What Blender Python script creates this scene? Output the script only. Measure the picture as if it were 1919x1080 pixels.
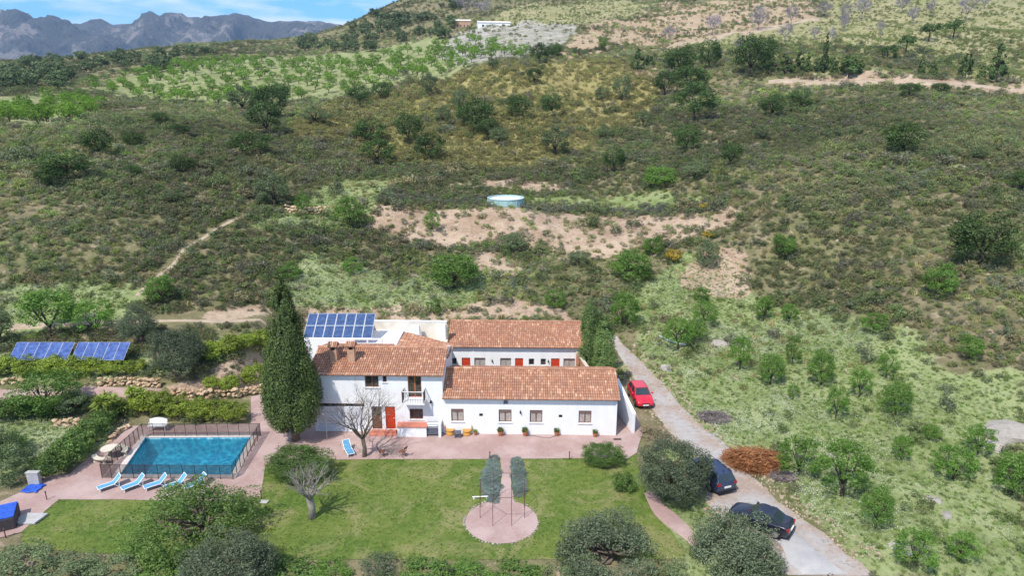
import bpy, bmesh, math, random
import numpy as np
from mathutils import Vector, Matrix, Euler

scene = bpy.context.scene
for o in list(bpy.data.objects):
    bpy.data.objects.remove(o)
R = math.radians
COL = scene.collection

# ------------------------------------------------------------------ camera
CAMZ, PITCH, FPX = 27.8, 16.0, 1297.0
cam = bpy.data.cameras.new('camera')
cam.sensor_width = 36.0
cam.lens = 36.0 * FPX / 1919.0
cam.clip_start, cam.clip_end = 0.5, 20000.0
camo = bpy.data.objects.new('camera', cam)
COL.objects.link(camo)
camo.location = (0, 0, CAMZ)
camo.rotation_euler = (R(90 - PITCH), 0, 0)
scene.camera = camo

# ------------------------------------------------------------------ sky and sun
SUN_EL = 53.0
HAZE = 1.0e-4
SHX, SHY = 0.56, 0.83                       # the way shadows fall on the ground
world = bpy.data.worlds.new('World')
scene.world = world
world.use_nodes = True
wn, wl = world.node_tree.nodes, world.node_tree.links
wn.clear()
w_out = wn.new('ShaderNodeOutputWorld')
w_bg = wn.new('ShaderNodeBackground')
w_sky = wn.new('ShaderNodeTexSky')
w_sky.sky_type = 'NISHITA'
w_sky.sun_disc = False
w_sky.sun_elevation = R(SUN_EL)
w_sky.sun_rotation = math.atan2(-SHX, -SHY)
w_sky.altitude = 900
w_sky.air_density = 1.0
w_sky.dust_density = 0.0
w_sky.ozone_density = 5.0
w_bg.inputs['Strength'].default_value = 0.15
# thin cloud streaks over the whole sky
w_tc = wn.new('ShaderNodeTexCoord')
w_map = wn.new('ShaderNodeMapping')
w_map.inputs['Scale'].default_value = (5.0, 5.0, 26.0)
w_map.inputs['Location'].default_value = (0.3, 0.1, 0.9)
w_noise = wn.new('ShaderNodeTexNoise')
w_noise.inputs['Scale'].default_value = 1.1
w_noise.inputs['Detail'].default_value = 9.0
w_noise.inputs['Roughness'].default_value = 0.55
w_ramp = wn.new('ShaderNodeValToRGB')
w_ramp.color_ramp.elements[0].position = 0.43
w_ramp.color_ramp.elements[1].position = 0.64
w_tint = wn.new('ShaderNodeMix'); w_tint.data_type = 'RGBA'; w_tint.blend_type = 'MULTIPLY'
w_tint.inputs[0].default_value = 1.0
w_tint.inputs[7].default_value = (0.50, 0.85, 1.08, 1)
w_mix = wn.new('ShaderNodeMix'); w_mix.data_type = 'RGBA'
w_mix.inputs[7].default_value = (7.2, 7.3, 7.4, 1)
w_fac = wn.new('ShaderNodeMath'); w_fac.operation = 'MULTIPLY'; w_fac.inputs[1].default_value = 0.8
wl.new(w_tc.outputs['Generated'], w_map.inputs['Vector'])
wl.new(w_map.outputs['Vector'], w_noise.inputs['Vector'])
wl.new(w_noise.outputs[0], w_ramp.inputs['Fac'])
wl.new(w_ramp.outputs['Color'], w_fac.inputs[0])
wl.new(w_fac.outputs[0], w_mix.inputs[0])
wl.new(w_sky.outputs[0], w_tint.inputs[6])
wl.new(w_tint.outputs[2], w_mix.inputs[6])
wl.new(w_mix.outputs[2], w_bg.inputs['Color'])
wl.new(w_bg.outputs[0], w_out.inputs['Surface'])

sun = bpy.data.lights.new('sun', 'SUN')
sun.energy = 4.0
sun.angle = R(1.0)
sun.color = (1.0, 0.95, 0.88)
suno = bpy.data.objects.new('sun', sun)
COL.objects.link(suno)
_sd = Vector((SHX * math.cos(R(SUN_EL)), SHY * math.cos(R(SUN_EL)), -math.sin(R(SUN_EL))))
suno.rotation_euler = _sd.to_track_quat('-Z', 'Y').to_euler()
suno.location = (-40, -60, 120)

scene.view_settings.view_transform = 'Standard'
scene.view_settings.look = 'None'
scene.view_settings.gamma = 1.0
scene.view_settings.use_curve_mapping = False
scene.view_settings.exposure = 0.38
scene.cycles.use_denoising = True
scene.cycles.denoising_input_passes = 'RGB_ALBEDO_NORMAL'
scene.cycles.denoising_prefilter = 'ACCURATE'
scene.cycles.max_bounces = 6
scene.cycles.diffuse_bounces = 3
scene.cycles.glossy_bounces = 3
scene.cycles.transmission_bounces = 4
scene.cycles.transparent_max_bounces = 12
scene.cycles.volume_bounces = 0
scene.cycles.caustics_reflective = False
scene.cycles.caustics_refractive = False

# ------------------------------------------------------------------ helpers
rng = np.random.default_rng(7)
random.seed(7)

def tag(o, label=None, cat=None, group=None, kind=None):
    if label: o['label'] = label
    if cat: o['category'] = cat
    if group: o['group'] = group
    if kind: o['kind'] = kind
    return o

def new_mesh(name, verts, faces, mat=None, smooth=False):
    me = bpy.data.meshes.new(name)
    if isinstance(faces, np.ndarray):
        n, k = faces.shape
        verts = np.asarray(verts, dtype=np.float32)
        me.vertices.add(len(verts)); me.vertices.foreach_set('co', verts.ravel())
        me.loops.add(n * k); me.loops.foreach_set('vertex_index', faces.astype(np.int32).ravel())
        me.polygons.add(n)
        me.polygons.foreach_set('loop_start', np.arange(0, n * k, k, dtype=np.int32))
        me.polygons.foreach_set('loop_total', np.full(n, k, dtype=np.int32))
        me.update(calc_edges=True)
    else:
        me.from_pydata([tuple(v) for v in verts], [], faces)
        me.update()
    if smooth:
        me.polygons.foreach_set('use_smooth', np.ones(len(me.polygons), dtype=bool))
    if mat: me.materials.append(mat)
    return me

def link(name, me, parent=None, loc=(0, 0, 0), rot=(0, 0, 0), scl=(1, 1, 1)):
    o = bpy.data.objects.new(name, me)
    COL.objects.link(o)
    o.parent = parent
    o.location = loc; o.rotation_euler = rot; o.scale = scl
    return o

def empty(name, loc=(0, 0, 0), rz=0.0, parent=None, scl=(1, 1, 1)):
    o = link(name, None, parent, loc, (0, 0, rz), scl)
    o.empty_display_size = 0.3
    return o

class MB:
    """collects simple solids into one mesh"""
    def __init__(s): s.v = []; s.f = []
    def add(s, vs, fs):
        b = len(s.v); s.v += [tuple(p) for p in vs]; s.f += [tuple(i + b for i in f) for f in fs]; return s
    def box(s, x0, x1, y0, y1, z0, z1):
        return s.add([(x0,y0,z0),(x1,y0,z0),(x1,y1,z0),(x0,y1,z0),(x0,y0,z1),(x1,y0,z1),(x1,y1,z1),(x0,y1,z1)],
                     [(0,3,2,1),(4,5,6,7),(0,1,5,4),(1,2,6,5),(2,3,7,6),(3,0,4,7)])
    def quad(s, a, b, c, d): return s.add([a, b, c, d], [(0, 1, 2, 3)])
    def tube(s, pts, rad, n=6, cap=True):
        pts = [Vector(p) for p in pts]
        if not hasattr(rad, '__len__'): rad = [rad] * len(pts)
        b = len(s.v); prev = None
        for i, p in enumerate(pts):
            d = (pts[min(i + 1, len(pts) - 1)] - pts[max(i - 1, 0)]).normalized()
            if prev is None:
                a = d.orthogonal().normalized()
            else:
                a = (prev - d * prev.dot(d)).normalized()
            prev = a; c = d.cross(a)
            for k in range(n):
                t = 2 * math.pi * k / n
                q = p + (a * math.cos(t) + c * math.sin(t)) * rad[i]
                s.v.append((q.x, q.y, q.z))
        for i in range(len(pts) - 1):
            for k in range(n):
                k2 = (k + 1) % n
                s.f.append((b + i*n + k, b + i*n + k2, b + (i+1)*n + k2, b + (i+1)*n + k))
        if cap:
            s.f.append(tuple(b + k for k in reversed(range(n))))
            s.f.append(tuple(b + (len(pts)-1)*n + k for k in range(n)))
        return s
    def lathe(s, prof, n=14, c=(0, 0)):
        b = len(s.v)
        for r, z in prof:
            for k in range(n):
                t = 2 * math.pi * k / n
                s.v.append((c[0] + r * math.cos(t), c[1] + r * math.sin(t), z))
        for i in range(len(prof) - 1):
            for k in range(n):
                k2 = (k + 1) % n
                s.f.append((b + i*n + k, b + i*n + k2, b + (i+1)*n + k2, b + (i+1)*n + k))
        s.f.append(tuple(b + k for k in reversed(range(n))))
        s.f.append(tuple(b + (len(prof)-1)*n + k for k in range(n)))
        return s
    def prism(s, poly, z0, z1):
        n = len(poly); vs = [(x, y, z0) for x, y in poly] + [(x, y, z1) for x, y in poly]
        fs = [tuple(reversed(range(n))), tuple(range(n, 2*n))] + [(i, (i+1) % n, n + (i+1) % n, n + i) for i in range(n)]
        return s.add(vs, fs)
    def build(s, name, mat, parent=None, loc=(0,0,0), rot=(0,0,0), smooth=False, bevel=0):
        me = new_mesh(name, s.v, s.f, mat, smooth)
        o = link(name, me, parent, loc, rot)
        if bevel:
            m = o.modifiers.new('bevel', 'BEVEL'); m.width = bevel; m.segments = 2; m.limit_method = 'ANGLE'
        return o

def copy_tree(o, parent=None, loc=None, rz=None, scl=None):
    c = o.copy(); COL.objects.link(c); c.parent = parent
    if loc is not None: c.location = loc
    if rz is not None: c.rotation_euler = (0, 0, rz)
    if scl is not None: c.scale = scl
    for ch in o.children: copy_tree(ch, c)
    return c

# --- value noise in numpy (for terrain shape and scatter densities)
def _hash(ix, iy, seed):
    n = (ix.astype(np.int64) * 374761393 + iy.astype(np.int64) * 668265263 + seed * 1274126177) & 0x7fffffff
    n = ((n ^ (n >> 13)) * 1274126177) & 0x7fffffff
    return ((n ^ (n >> 16)) & 0xffff) / 65535.0
def vnoise(x, y, seed=0):
    x = np.asarray(x, float); y = np.asarray(y, float)
    ix, iy = np.floor(x), np.floor(y); fx, fy = x - ix, y - iy
    fx = fx*fx*(3-2*fx); fy = fy*fy*(3-2*fy)
    a, b = _hash(ix, iy, seed), _hash(ix+1, iy, seed)
    c, d = _hash(ix, iy+1, seed), _hash(ix+1, iy+1, seed)
    return (a*(1-fx)+b*fx)*(1-fy) + (c*(1-fx)+d*fx)*fy
def fbm(x, y, scale, seed=0, octv=4):
    s = 0; a = 0.5; t = 0
    for i in range(octv):
        s = s + a * vnoise(x/scale*2**i, y/scale*2**i, seed + i*17); t += a; a *= 0.5
    return s / t
def sstep(a, b, x):
    t = np.clip((x - a) / (b - a), 0, 1); return t*t*(3-2*t)

# --- where a line of sight from the drone meets a plane or the land
_th = R(PITCH)
def ray(u, v):
    a, b = (u - 959.5) / FPX, -(v - 540.0) / FPX
    return Vector((a, math.cos(_th) + b * math.sin(_th), -math.sin(_th) + b * math.cos(_th)))
def at_z(u, v, z=0.0):
    d = ray(u, v); t = (z - CAMZ) / d.z
    return Vector((d.x*t, d.y*t, z))
def at_y(u, v, y):
    d = ray(u, v); t = y / d.y
    return Vector((d.x*t, y, CAMZ + d.z*t))
def px_per_m(p):
    d = p[1]*math.cos(_th) + (CAMZ - p[2])*math.sin(_th)
    return FPX / d

# ------------------------------------------------------------------ materials
MATS = {}
def ntree(name):
    m = bpy.data.materials.new(name); m.use_nodes = True
    m.node_tree.nodes.clear(); MATS[name] = m
    return m, m.node_tree.nodes, m.node_tree.links
def N(nodes, t, **kw):
    n = nodes.new(t)
    for k, v in kw.items(): setattr(n, k, v)
    return n
def mixc(nodes, links, fac, a, b, blend='MIX'):
    n = nodes.new('ShaderNodeMix'); n.data_type = 'RGBA'; n.blend_type = blend
    for s, v in ((0, fac), (6, a), (7, b)):
        if isinstance(v, (int, float)): n.inputs[s].default_value = v
        elif isinstance(v, tuple): n.inputs[s].default_value = (v[0], v[1], v[2], 1)
        else: links.new(v, n.inputs[s])
    return n.outputs[2]
def maths(nodes, links, op, a, b=0.0, clamp=False):
    n = nodes.new('ShaderNodeMath'); n.operation = op; n.use_clamp = clamp
    for i, v in enumerate((a, b)):
        if isinstance(v, (int, float)): n.inputs[i].default_value = v
        else: links.new(v, n.inputs[i])
    return n.outputs[0]
def noise(nodes, links, scale, detail=4, rough=0.55, vec=None, dist=0.0):
    n = nodes.new('ShaderNodeTexNoise'); n.inputs['Scale'].default_value = scale
    n.inputs['Detail'].default_value = detail; n.inputs['Roughness'].default_value = rough
    n.inputs['Distortion'].default_value = dist
    if vec is not None: links.new(vec, n.inputs['Vector'])
    return n.outputs[0]
def maprange(nodes, links, v, a, b, c=0.0, d=1.0):
    n = nodes.new('ShaderNodeMapRange'); n.interpolation_type = 'SMOOTHSTEP'
    links.new(v, n.inputs[0])
    for i, x in enumerate((a, b, c, d)): n.inputs[i+1].default_value = x
    return n.outputs[0]
def finish(m, nodes, links, color, rough=0.8, bump=None, bstr=0.3, bdist=0.05, spec=0.3, metal=0.0):
    b = nodes.new('ShaderNodeBsdfPrincipled'); o = nodes.new('ShaderNodeOutputMaterial')
    if isinstance(color, tuple): b.inputs['Base Color'].default_value = (*color, 1)
    else: links.new(color, b.inputs['Base Color'])
    if isinstance(rough, (int, float)): b.inputs['Roughness'].default_value = rough
    else: links.new(rough, b.inputs['Roughness'])
    b.inputs['Specular IOR Level'].default_value = spec
    b.inputs['Metallic'].default_value = metal
    if bump is not None:
        n = nodes.new('ShaderNodeBump'); n.inputs['Strength'].default_value = bstr; n.inputs['Distance'].default_value = bdist
        links.new(bump, n.inputs['Height']); links.new(n.outputs[0], b.inputs['Normal'])
    links.new(b.outputs[0], o.inputs[0])
    return m
def gpos(nodes): return nodes.new('ShaderNodeNewGeometry').outputs['Position']
def opos(nodes): return nodes.new('ShaderNodeTexCoord').outputs['Object']

def plain(name, c, rough=0.7, var=0.18, scale=3.0, spec=0.3, metal=0.0, bump=0.0, coord='o'):
    m, n, l = ntree(name)
    vec = opos(n) if coord == 'o' else gpos(n)
    f = noise(n, l, scale, 6, 0.6, vec)
    f2 = noise(n, l, scale*9, 3, 0.6, vec)
    f = maths(n, l, 'ADD', maths(n, l, 'MULTIPLY', f, 0.65), maths(n, l, 'MULTIPLY', f2, 0.35))
    f = maprange(n, l, f, 0.3, 0.7)
    lo = tuple(x*(1-var) for x in c); hi = tuple(min(1, x*(1+var)) for x in c)
    return finish(m, n, l, mixc(n, l, f, lo, hi), rough, f2 if bump else None, bump, 0.02, spec, metal)

def foliage(name, dark, light, transl=0.25, instancer=False, objvar=0.25, trans_tint=(1.1, 1.25, 0.5)):
    m, n, l = ntree(name)
    g = n.new('ShaderNodeNewGeometry')
    rnd = g.outputs['Random Per Island']
    col = mixc(n, l, rnd, dark, light)
    oi = n.new('ShaderNodeObjectInfo')
    v = maprange(n, l, oi.outputs['Random'], 0, 1, 1-objvar, 1+objvar)
    cmb = n.new('ShaderNodeCombineColor'); 
    for i in range(3): l.new(v, cmb.inputs[i])
    col = mixc(n, l, 1.0, col, cmb.outputs[0], 'MULTIPLY')
    big = noise(n, l, 1.7, 3, 0.6, opos(n))
    col = mixc(n, l, maths(n, l, 'MULTIPLY', maprange(n, l, big, 0.4, 0.65), 0.45), col, tuple(min(1, x*1.5) for x in light))
    if instancer:
        a = n.new('ShaderNodeAttribute'); a.attribute_type = 'INSTANCER'; a.attribute_name = 'tint'
        col = mixc(n, l, 1.0, col, a.outputs['Color'], 'MULTIPLY')
    d = n.new('ShaderNodeBsdfDiffuse'); l.new(col, d.inputs[0])
    t = n.new('ShaderNodeBsdfTranslucent')
    l.new(mixc(n, l, 1.0, col, trans_tint, 'MULTIPLY'), t.inputs[0])
    gl = n.new('ShaderNodeBsdfGlossy'); gl.inputs['Roughness'].default_value = 0.55
    gl.inputs['Color'].default_value = (0.6, 0.65, 0.65, 1)
    mx = n.new('ShaderNodeMixShader'); mx.inputs[0].default_value = transl
    l.new(d.outputs[0], mx.inputs[1]); l.new(t.outputs[0], mx.inputs[2])
    m2 = n.new('ShaderNodeMixShader'); m2.inputs[0].default_value = 0.03
    l.new(mx.outputs[0], m2.inputs[1]); l.new(gl.outputs[0], m2.inputs[2])
    o = n.new('ShaderNodeOutputMaterial'); l.new(m2.outputs[0], o.inputs[0])
    return m

M_WHITE = None
def make_materials():
    # lime-washed wall: faint streaks and grime
    m, n, l = ntree('lime_wash')
    p = gpos(n)
    mp = N(n, 'ShaderNodeMapping'); mp.inputs['Scale'].default_value = (1.6, 1.6, 0.35); l.new(p, mp.inputs[0])
    f = maprange(n, l, noise(n, l, 1.0, 6, 0.65, mp.outputs[0]), 0.35, 0.75)
    f2 = noise(n, l, 14, 4, 0.6, p)
    c = mixc(n, l, f, (0.83, 0.825, 0.82), (0.76, 0.75, 0.735))
    c = mixc(n, l, maths(n, l, 'MULTIPLY', maprange(n, l, f2, 0.5, 0.75), 0.18), c, (0.68, 0.65, 0.61))
    finish(m, n, l, c, 0.85, f2, 0.25, 0.02, 0.2)
    m, n, l = ntree('cream_wash')
    p = gpos(n)
    f = maprange(n, l, noise(n, l, 0.9, 6, 0.65, p), 0.35, 0.7)
    finish(m, n, l, mixc(n, l, f, (0.74, 0.68, 0.58), (0.62, 0.56, 0.47)), 0.85)
    # clay tiles
    m, n, l = ntree('clay_tile')
    g = n.new('ShaderNodeNewGeometry'); rr = n.new('ShaderNodeValToRGB'); cr = rr.color_ramp
    cr.elements[0].position = 0.0; cr.elements[0].color = (0.36, 0.17, 0.10, 1)
    cr.elements[1].position = 1.0; cr.elements[1].color = (0.66, 0.43, 0.28, 1)
    for ps, cc in ((0.25, (0.41, 0.195, 0.115)), (0.55, (0.46, 0.225, 0.135)), (0.85, (0.51, 0.275, 0.17))):
        e = cr.elements.new(ps); e.color = (*cc, 1)
    l.new(g.outputs['Random Per Island'], rr.inputs[0])
    f = maprange(n, l, noise(n, l, 1.1, 5, 0.6, g.outputs['Position']), 0.4, 0.7)
    c = mixc(n, l, maths(n, l, 'MULTIPLY', f, 0.55), rr.outputs[0], (0.30, 0.165, 0.11))
    f2 = noise(n, l, 25, 3, 0.6, g.outputs['Position'])
    c = mixc(n, l, maths(n, l, 'MULTIPLY', maprange(n, l, f2, 0.5, 0.8), 0.3), c, (0.6, 0.5, 0.38))
    finish(m, n, l, c, 0.85, f2, 0.3, 0.02, 0.2)
    plain('tile_bed', (0.33, 0.17, 0.12), 0.9)
    plain('terracotta_wall', (0.50, 0.20, 0.13), 0.85, 0.15, 2)
    plain('terracotta_top', (0.56, 0.21, 0.14), 0.7, 0.15, 4)
    plain('tan_plaster_and_shade', (0.50, 0.31, 0.20), 0.85, 0.15, 3)  # chimney plaster; also the painted shade of the annex side wall
    plain('chimney_soot', (0.05, 0.035, 0.03), 0.9)
    plain('red_door', (0.52, 0.055, 0.02), 0.45, 0.12, 6)
    plain('orange_wood', (0.42, 0.12, 0.04), 0.5, 0.3, 6)
    plain('brown_wood', (0.17, 0.075, 0.045), 0.55, 0.3, 8)
    plain('shutter_box', (0.20, 0.12, 0.10), 0.6, 0.15, 8)
    plain('grey_frame', (0.24, 0.22, 0.22), 0.5, 0.15, 8)
    plain('white_paint', (0.80, 0.80, 0.79), 0.5, 0.05, 5)
    plain('garage_white', (0.66, 0.68, 0.72), 0.5, 0.06, 2)
    plain('curtain', (0.42, 0.37, 0.33), 0.8, 0.3, 5)
    plain('dark_gap_shade', (0.02, 0.02, 0.022), 0.8)
    plain('stone_sill', (0.66, 0.62, 0.58), 0.8)
    plain('iron_dark', (0.035, 0.028, 0.028), 0.55, 0.3, 10)
    plain('iron_rust', (0.12, 0.06, 0.05), 0.6, 0.3, 10)
    plain('steel_grey', (0.42, 0.43, 0.44), 0.4, 0.15, 6, 0.5, 0.6)
    plain('aluminium', (0.72, 0.73, 0.75), 0.35, 0.06, 6, 0.5, 0.4)
    plain('plastic_grey', (0.10, 0.11, 0.13), 0.5, 0.2, 8)
    plain('plastic_white', (0.80, 0.80, 0.80), 0.35, 0.04, 4, 0.5)
    plain('sling_blue', (0.12, 0.33, 0.50), 0.75, 0.15, 6)
    plain('tarp_blue', (0.03, 0.10, 0.50), 0.5, 0.35, 3)
    plain('concrete', (0.42, 0.41, 0.39), 0.9, 0.18, 2, bump=0.3)
    plain('pale_stone', (0.60, 0.54, 0.42), 0.85, 0.15, 4, bump=0.2)
    plain('wicker', (0.56, 0.29, 0.07), 0.7, 0.35, 18, bump=0.4)
    plain('pot_clay', (0.45, 0.16, 0.08), 0.8, 0.2, 6)
    plain('tank_paint', (0.34, 0.50, 0.48), 0.6, 0.12, 1.2)
    plain('bark', (0.17, 0.13, 0.095), 0.95, 0.35, 5, bump=0.6)
    plain('bark_dark', (0.075, 0.055, 0.04), 0.95, 0.35, 5, bump=0.6)
    plain('bark_pale', (0.27, 0.245, 0.20), 0.95, 0.3, 4, bump=0.6)
    plain('dead_wood', (0.30, 0.27, 0.27), 0.95, 0.25, 4)
    plain('burnt_wood', (0.20, 0.18, 0.20), 0.95, 0.25, 4)
    plain('tyre', (0.018, 0.018, 0.018), 0.85)
    plain('rim', (0.45, 0.46, 0.48), 0.3, 0.1, 6, 0.5, 0.8)
    plain('plate_white', (0.75, 0.75, 0.73), 0.5, 0.03)
    plain('lamp_red', (0.35, 0.015, 0.012), 0.2, 0.1)
    plain('rubber_black', (0.015, 0.015, 0.016), 0.6)
    plain('hot_tub_side', (0.055, 0.045, 0.05), 0.7, 0.25, 6)
    for nm, c in (('paint_red', (0.62, 0.012, 0.035)), ('paint_navy', (0.018, 0.03, 0.075)), ('paint_black', (0.008, 0.010, 0.022)), ('paint_blue', (0.02, 0.10, 0.24))):
        m, n, l = ntree(nm)
        f = noise(n, l, 7, 5, 0.6, opos(n))
        finish(m, n, l, mixc(n, l, maths(n, l, 'MULTIPLY', maprange(n, l, f, 0.45, 0.8), 0.12), c, (0.30, 0.27, 0.23)), 0.3, spec=0.5)
        bs = [q for q in n if q.type == 'BSDF_PRINCIPLED'][0]
        bs.inputs['Coat Weight'].default_value = 0.7; bs.inputs['Coat Roughness'].default_value = 0.06
    m, n, l = ntree('car_glass'); finish(m, n, l, (0.03, 0.045, 0.05), 0.05, spec=0.8)
    m, n, l = ntree('head_glass'); finish(m, n, l, (0.62, 0.62, 0.62), 0.12, spec=0.8)
    m, n, l = ntree('window_glass')
    f = noise(n, l, 2.2, 3, 0.5, gpos(n))
    finish(m, n, l, mixc(n, l, maprange(n, l, f, 0.4, 0.65), (0.025, 0.022, 0.02), (0.10, 0.085, 0.075)), 0.08, f, 0.05, 0.05, 0.6)
    # solar cells: grid of cells with thin pale lines
    m, n, l = ntree('solar_cells')
    p = opos(n); sx = N(n, 'ShaderNodeSeparateXYZ'); l.new(p, sx.inputs[0])
    def line(o, per, w):
        fr = maths(n, l, 'FRACT', maths(n, l, 'DIVIDE', o, per)); 
        return maths(n, l, 'LESS_THAN', fr, w)
    ln = maths(n, l, 'MAXIMUM', line(sx.outputs[0], 0.157, 0.07), line(sx.outputs[1], 0.157, 0.07))
    f = noise(n, l, 3, 4, 0.6, gpos(n))
    c = mixc(n, l, maprange(n, l, f, 0.35, 0.7), (0.022, 0.048, 0.135), (0.045, 0.10, 0.23))
    c = mixc(n, l, maths(n, l, 'MULTIPLY', ln, 0.4), c, (0.25, 0.33, 0.45))
    finish(m, n, l, c, 0.2, spec=0.5)
    m, n, l = ntree('thermal_glass')
    f = noise(n, l, 2.5, 5, 0.6, gpos(n))
    c = mixc(n, l, maprange(n, l, f, 0.35, 0.7), (0.035, 0.065, 0.22), (0.085, 0.15, 0.36))
    finish(m, n, l, c, 0.22, spec=0.6)
    # pool water: a clear, tinted sheet with ripples over a tiled basin
    m, n, l = ntree('pool_water')
    p = gpos(n)
    f = noise(n, l, 3.2, 5, 0.65, p, 0.6)
    bmp = N(n, 'ShaderNodeBump'); bmp.inputs['Strength'].default_value = 0.9; bmp.inputs['Distance'].default_value = 0.14
    l.new(f, bmp.inputs['Height'])
    tr = N(n, 'ShaderNodeBsdfTransparent'); tr.inputs[0].default_value = (0.27, 0.77, 0.89, 1)
    gl = N(n, 'ShaderNodeBsdfGlossy'); gl.inputs['Roughness'].default_value = 0.05; l.new(bmp.outputs[0], gl.inputs['Normal'])
    fr = N(n, 'ShaderNodeFresnel'); fr.inputs[0].default_value = 1.4; l.new(bmp.outputs[0], fr.inputs['Normal'])
    df = N(n, 'ShaderNodeBsdfDiffuse'); df.inputs[0].default_value = (0.04, 0.30, 0.46, 1); l.new(bmp.outputs[0], df.inputs['Normal'])
    m0 = N(n, 'ShaderNodeMixShader'); m0.inputs[0].default_value = 0.22; l.new(tr.outputs[0], m0.inputs[1]); l.new(df.outputs[0], m0.inputs[2])
    mx = N(n, 'ShaderNodeMixShader'); l.new(fr.outputs[0], mx.inputs[0]); l.new(m0.outputs[0], mx.inputs[1]); l.new(gl.outputs[0], mx.inputs[2])
    o = N(n, 'ShaderNodeOutputMaterial'); l.new(mx.outputs[0], o.inputs[0])
    m, n, l = ntree('pool_tile_caustics')
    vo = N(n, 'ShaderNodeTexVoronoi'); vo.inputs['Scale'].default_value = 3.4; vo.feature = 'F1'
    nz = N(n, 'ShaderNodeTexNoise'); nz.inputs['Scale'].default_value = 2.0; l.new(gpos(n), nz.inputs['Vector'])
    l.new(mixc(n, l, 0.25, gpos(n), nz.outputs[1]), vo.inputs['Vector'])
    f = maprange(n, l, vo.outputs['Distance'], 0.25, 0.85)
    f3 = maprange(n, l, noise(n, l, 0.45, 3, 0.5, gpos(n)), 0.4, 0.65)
    c = mixc(n, l, f, (0.07, 0.40, 0.58), (0.60, 0.95, 0.95))  # cell pattern paints the caustic light of the ripples into the tile colour
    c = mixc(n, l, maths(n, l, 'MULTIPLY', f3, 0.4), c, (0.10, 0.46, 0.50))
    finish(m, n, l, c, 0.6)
    # see-through pool fence netting
    m, n, l = ntree('fence_net')
    d = N(n, 'ShaderNodeBsdfDiffuse'); d.inputs[0].default_value = (0.055, 0.045, 0.045, 1)
    t = N(n, 'ShaderNodeBsdfTransparent')
    f = noise(n, l, 3, 3, 0.5, gpos(n))
    mx = N(n, 'ShaderNodeMixShader'); l.new(maprange(n, l, f, 0.2, 0.8, 0.42, 0.58), mx.inputs[0]); l.new(t.outputs[0], mx.inputs[1]); l.new(d.outputs[0], mx.inputs[2])
    o = N(n, 'ShaderNodeOutputMaterial'); l.new(mx.outputs[0], o.inputs[0])
    # pinkish printed concrete
    m, n, l = ntree('pink_concrete')
    p = gpos(n)
    f = maprange(n, l, noise(n, l, 0.35, 6, 0.62, p), 0.36, 0.66)
    f2 = noise(n, l, 5, 6, 0.7, p)
    f4 = maprange(n, l, noise(n, l, 0.9, 5, 0.7, p, 1.0), 0.5, 0.72)
    c = mixc(n, l, f, (0.36, 0.235, 0.205), (0.46, 0.335, 0.30))
    c = mixc(n, l, maths(n, l, 'MULTIPLY', f4, 0.4), c, (0.30, 0.22, 0.19))
    c = mixc(n, l, maths(n, l, 'MULTIPLY', maprange(n, l, f2, 0.45, 0.75), 0.35), c, (0.52, 0.42, 0.38))
    finish(m, n, l, c, 0.85, f2, 0.3, 0.02)
    m, n, l = ntree('coping')
    f2 = noise(n, l, 4, 5, 0.6, gpos(n))
    finish(m, n, l, mixc(n, l, f2, (0.58, 0.48, 0.42), (0.70, 0.62, 0.56)), 0.8)
    # lawn
    m, n, l = ntree('lawn')
    p = gpos(n)
    f = maprange(n, l, noise(n, l, 0.22, 6, 0.62, p), 0.38, 0.62)
    f2 = maprange(n, l, noise(n, l, 2.2, 6, 0.75, p), 0.35, 0.68)
    f3 = maprange(n, l, noise(n, l, 0.33, 7, 0.75, p, 0.8), 0.47, 0.64)
    f5 = noise(n, l, 16, 4, 0.75, p)
    c = mixc(n, l, f, (0.065, 0.125, 0.016), (0.135, 0.175, 0.034))
    c = mixc(n, l, maths(n, l, 'MULTIPLY', f2, 0.55), c, (0.235, 0.28, 0.07))
    c = mixc(n, l, maths(n, l, 'MULTIPLY', f3, 0.75), c, (0.30, 0.27, 0.12))
    c = mixc(n, l, maths(n, l, 'MULTIPLY', maprange(n, l, f5, 0.4, 0.75), 0.45), c, (0.075, 0.125, 0.02))
    finish(m, n, l, c, 0.9, f5, 0.9, 0.06, 0.15)
    # gravel track
    m, n, l = ntree('gravel')
    p = gpos(n)
    f = maprange(n, l, noise(n, l, 0.30, 6, 0.65, p), 0.38, 0.62)
    f2 = noise(n, l, 3.0, 7, 0.75, p)
    f3 = maprange(n, l, noise(n, l, 1.1, 6, 0.7, p, 1.5), 0.56, 0.68)
    f5 = noise(n, l, 13, 4, 0.75, p)
    c = mixc(n, l, f, (0.36, 0.27, 0.215), (0.42, 0.395, 0.375))
    c = mixc(n, l, maths(n, l, 'MULTIPLY', maprange(n, l, f2, 0.45, 0.7), 0.5), c, (0.52, 0.47, 0.42))
    c = mixc(n, l, maths(n, l, 'MULTIPLY', f3, 0.75), c, (0.20, 0.17, 0.12))
    c = mixc(n, l, maths(n, l, 'MULTIPLY', maprange(n, l, f5, 0.5, 0.8), 0.5), c, (0.2, 0.17, 0.14))
    finish(m, n, l, c, 0.9, f5, 0.7, 0.06)
    m, n, l = ntree('road_concrete')
    p = gpos(n)
    f = maprange(n, l, noise(n, l, 0.5, 6, 0.65, p), 0.35, 0.65); f5 = noise(n, l, 11, 4, 0.7, p)
    c = mixc(n, l, f, (0.36, 0.35, 0.345), (0.46, 0.44, 0.42))
    finish(m, n, l, mixc(n, l, maths(n, l, 'MULTIPLY', maprange(n, l, f5, 0.5, 0.75), 0.3), c, (0.3, 0.28, 0.26)), 0.9, f5, 0.4, 0.03)
    m, n, l = ntree('dirt')
    p = gpos(n)
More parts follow.
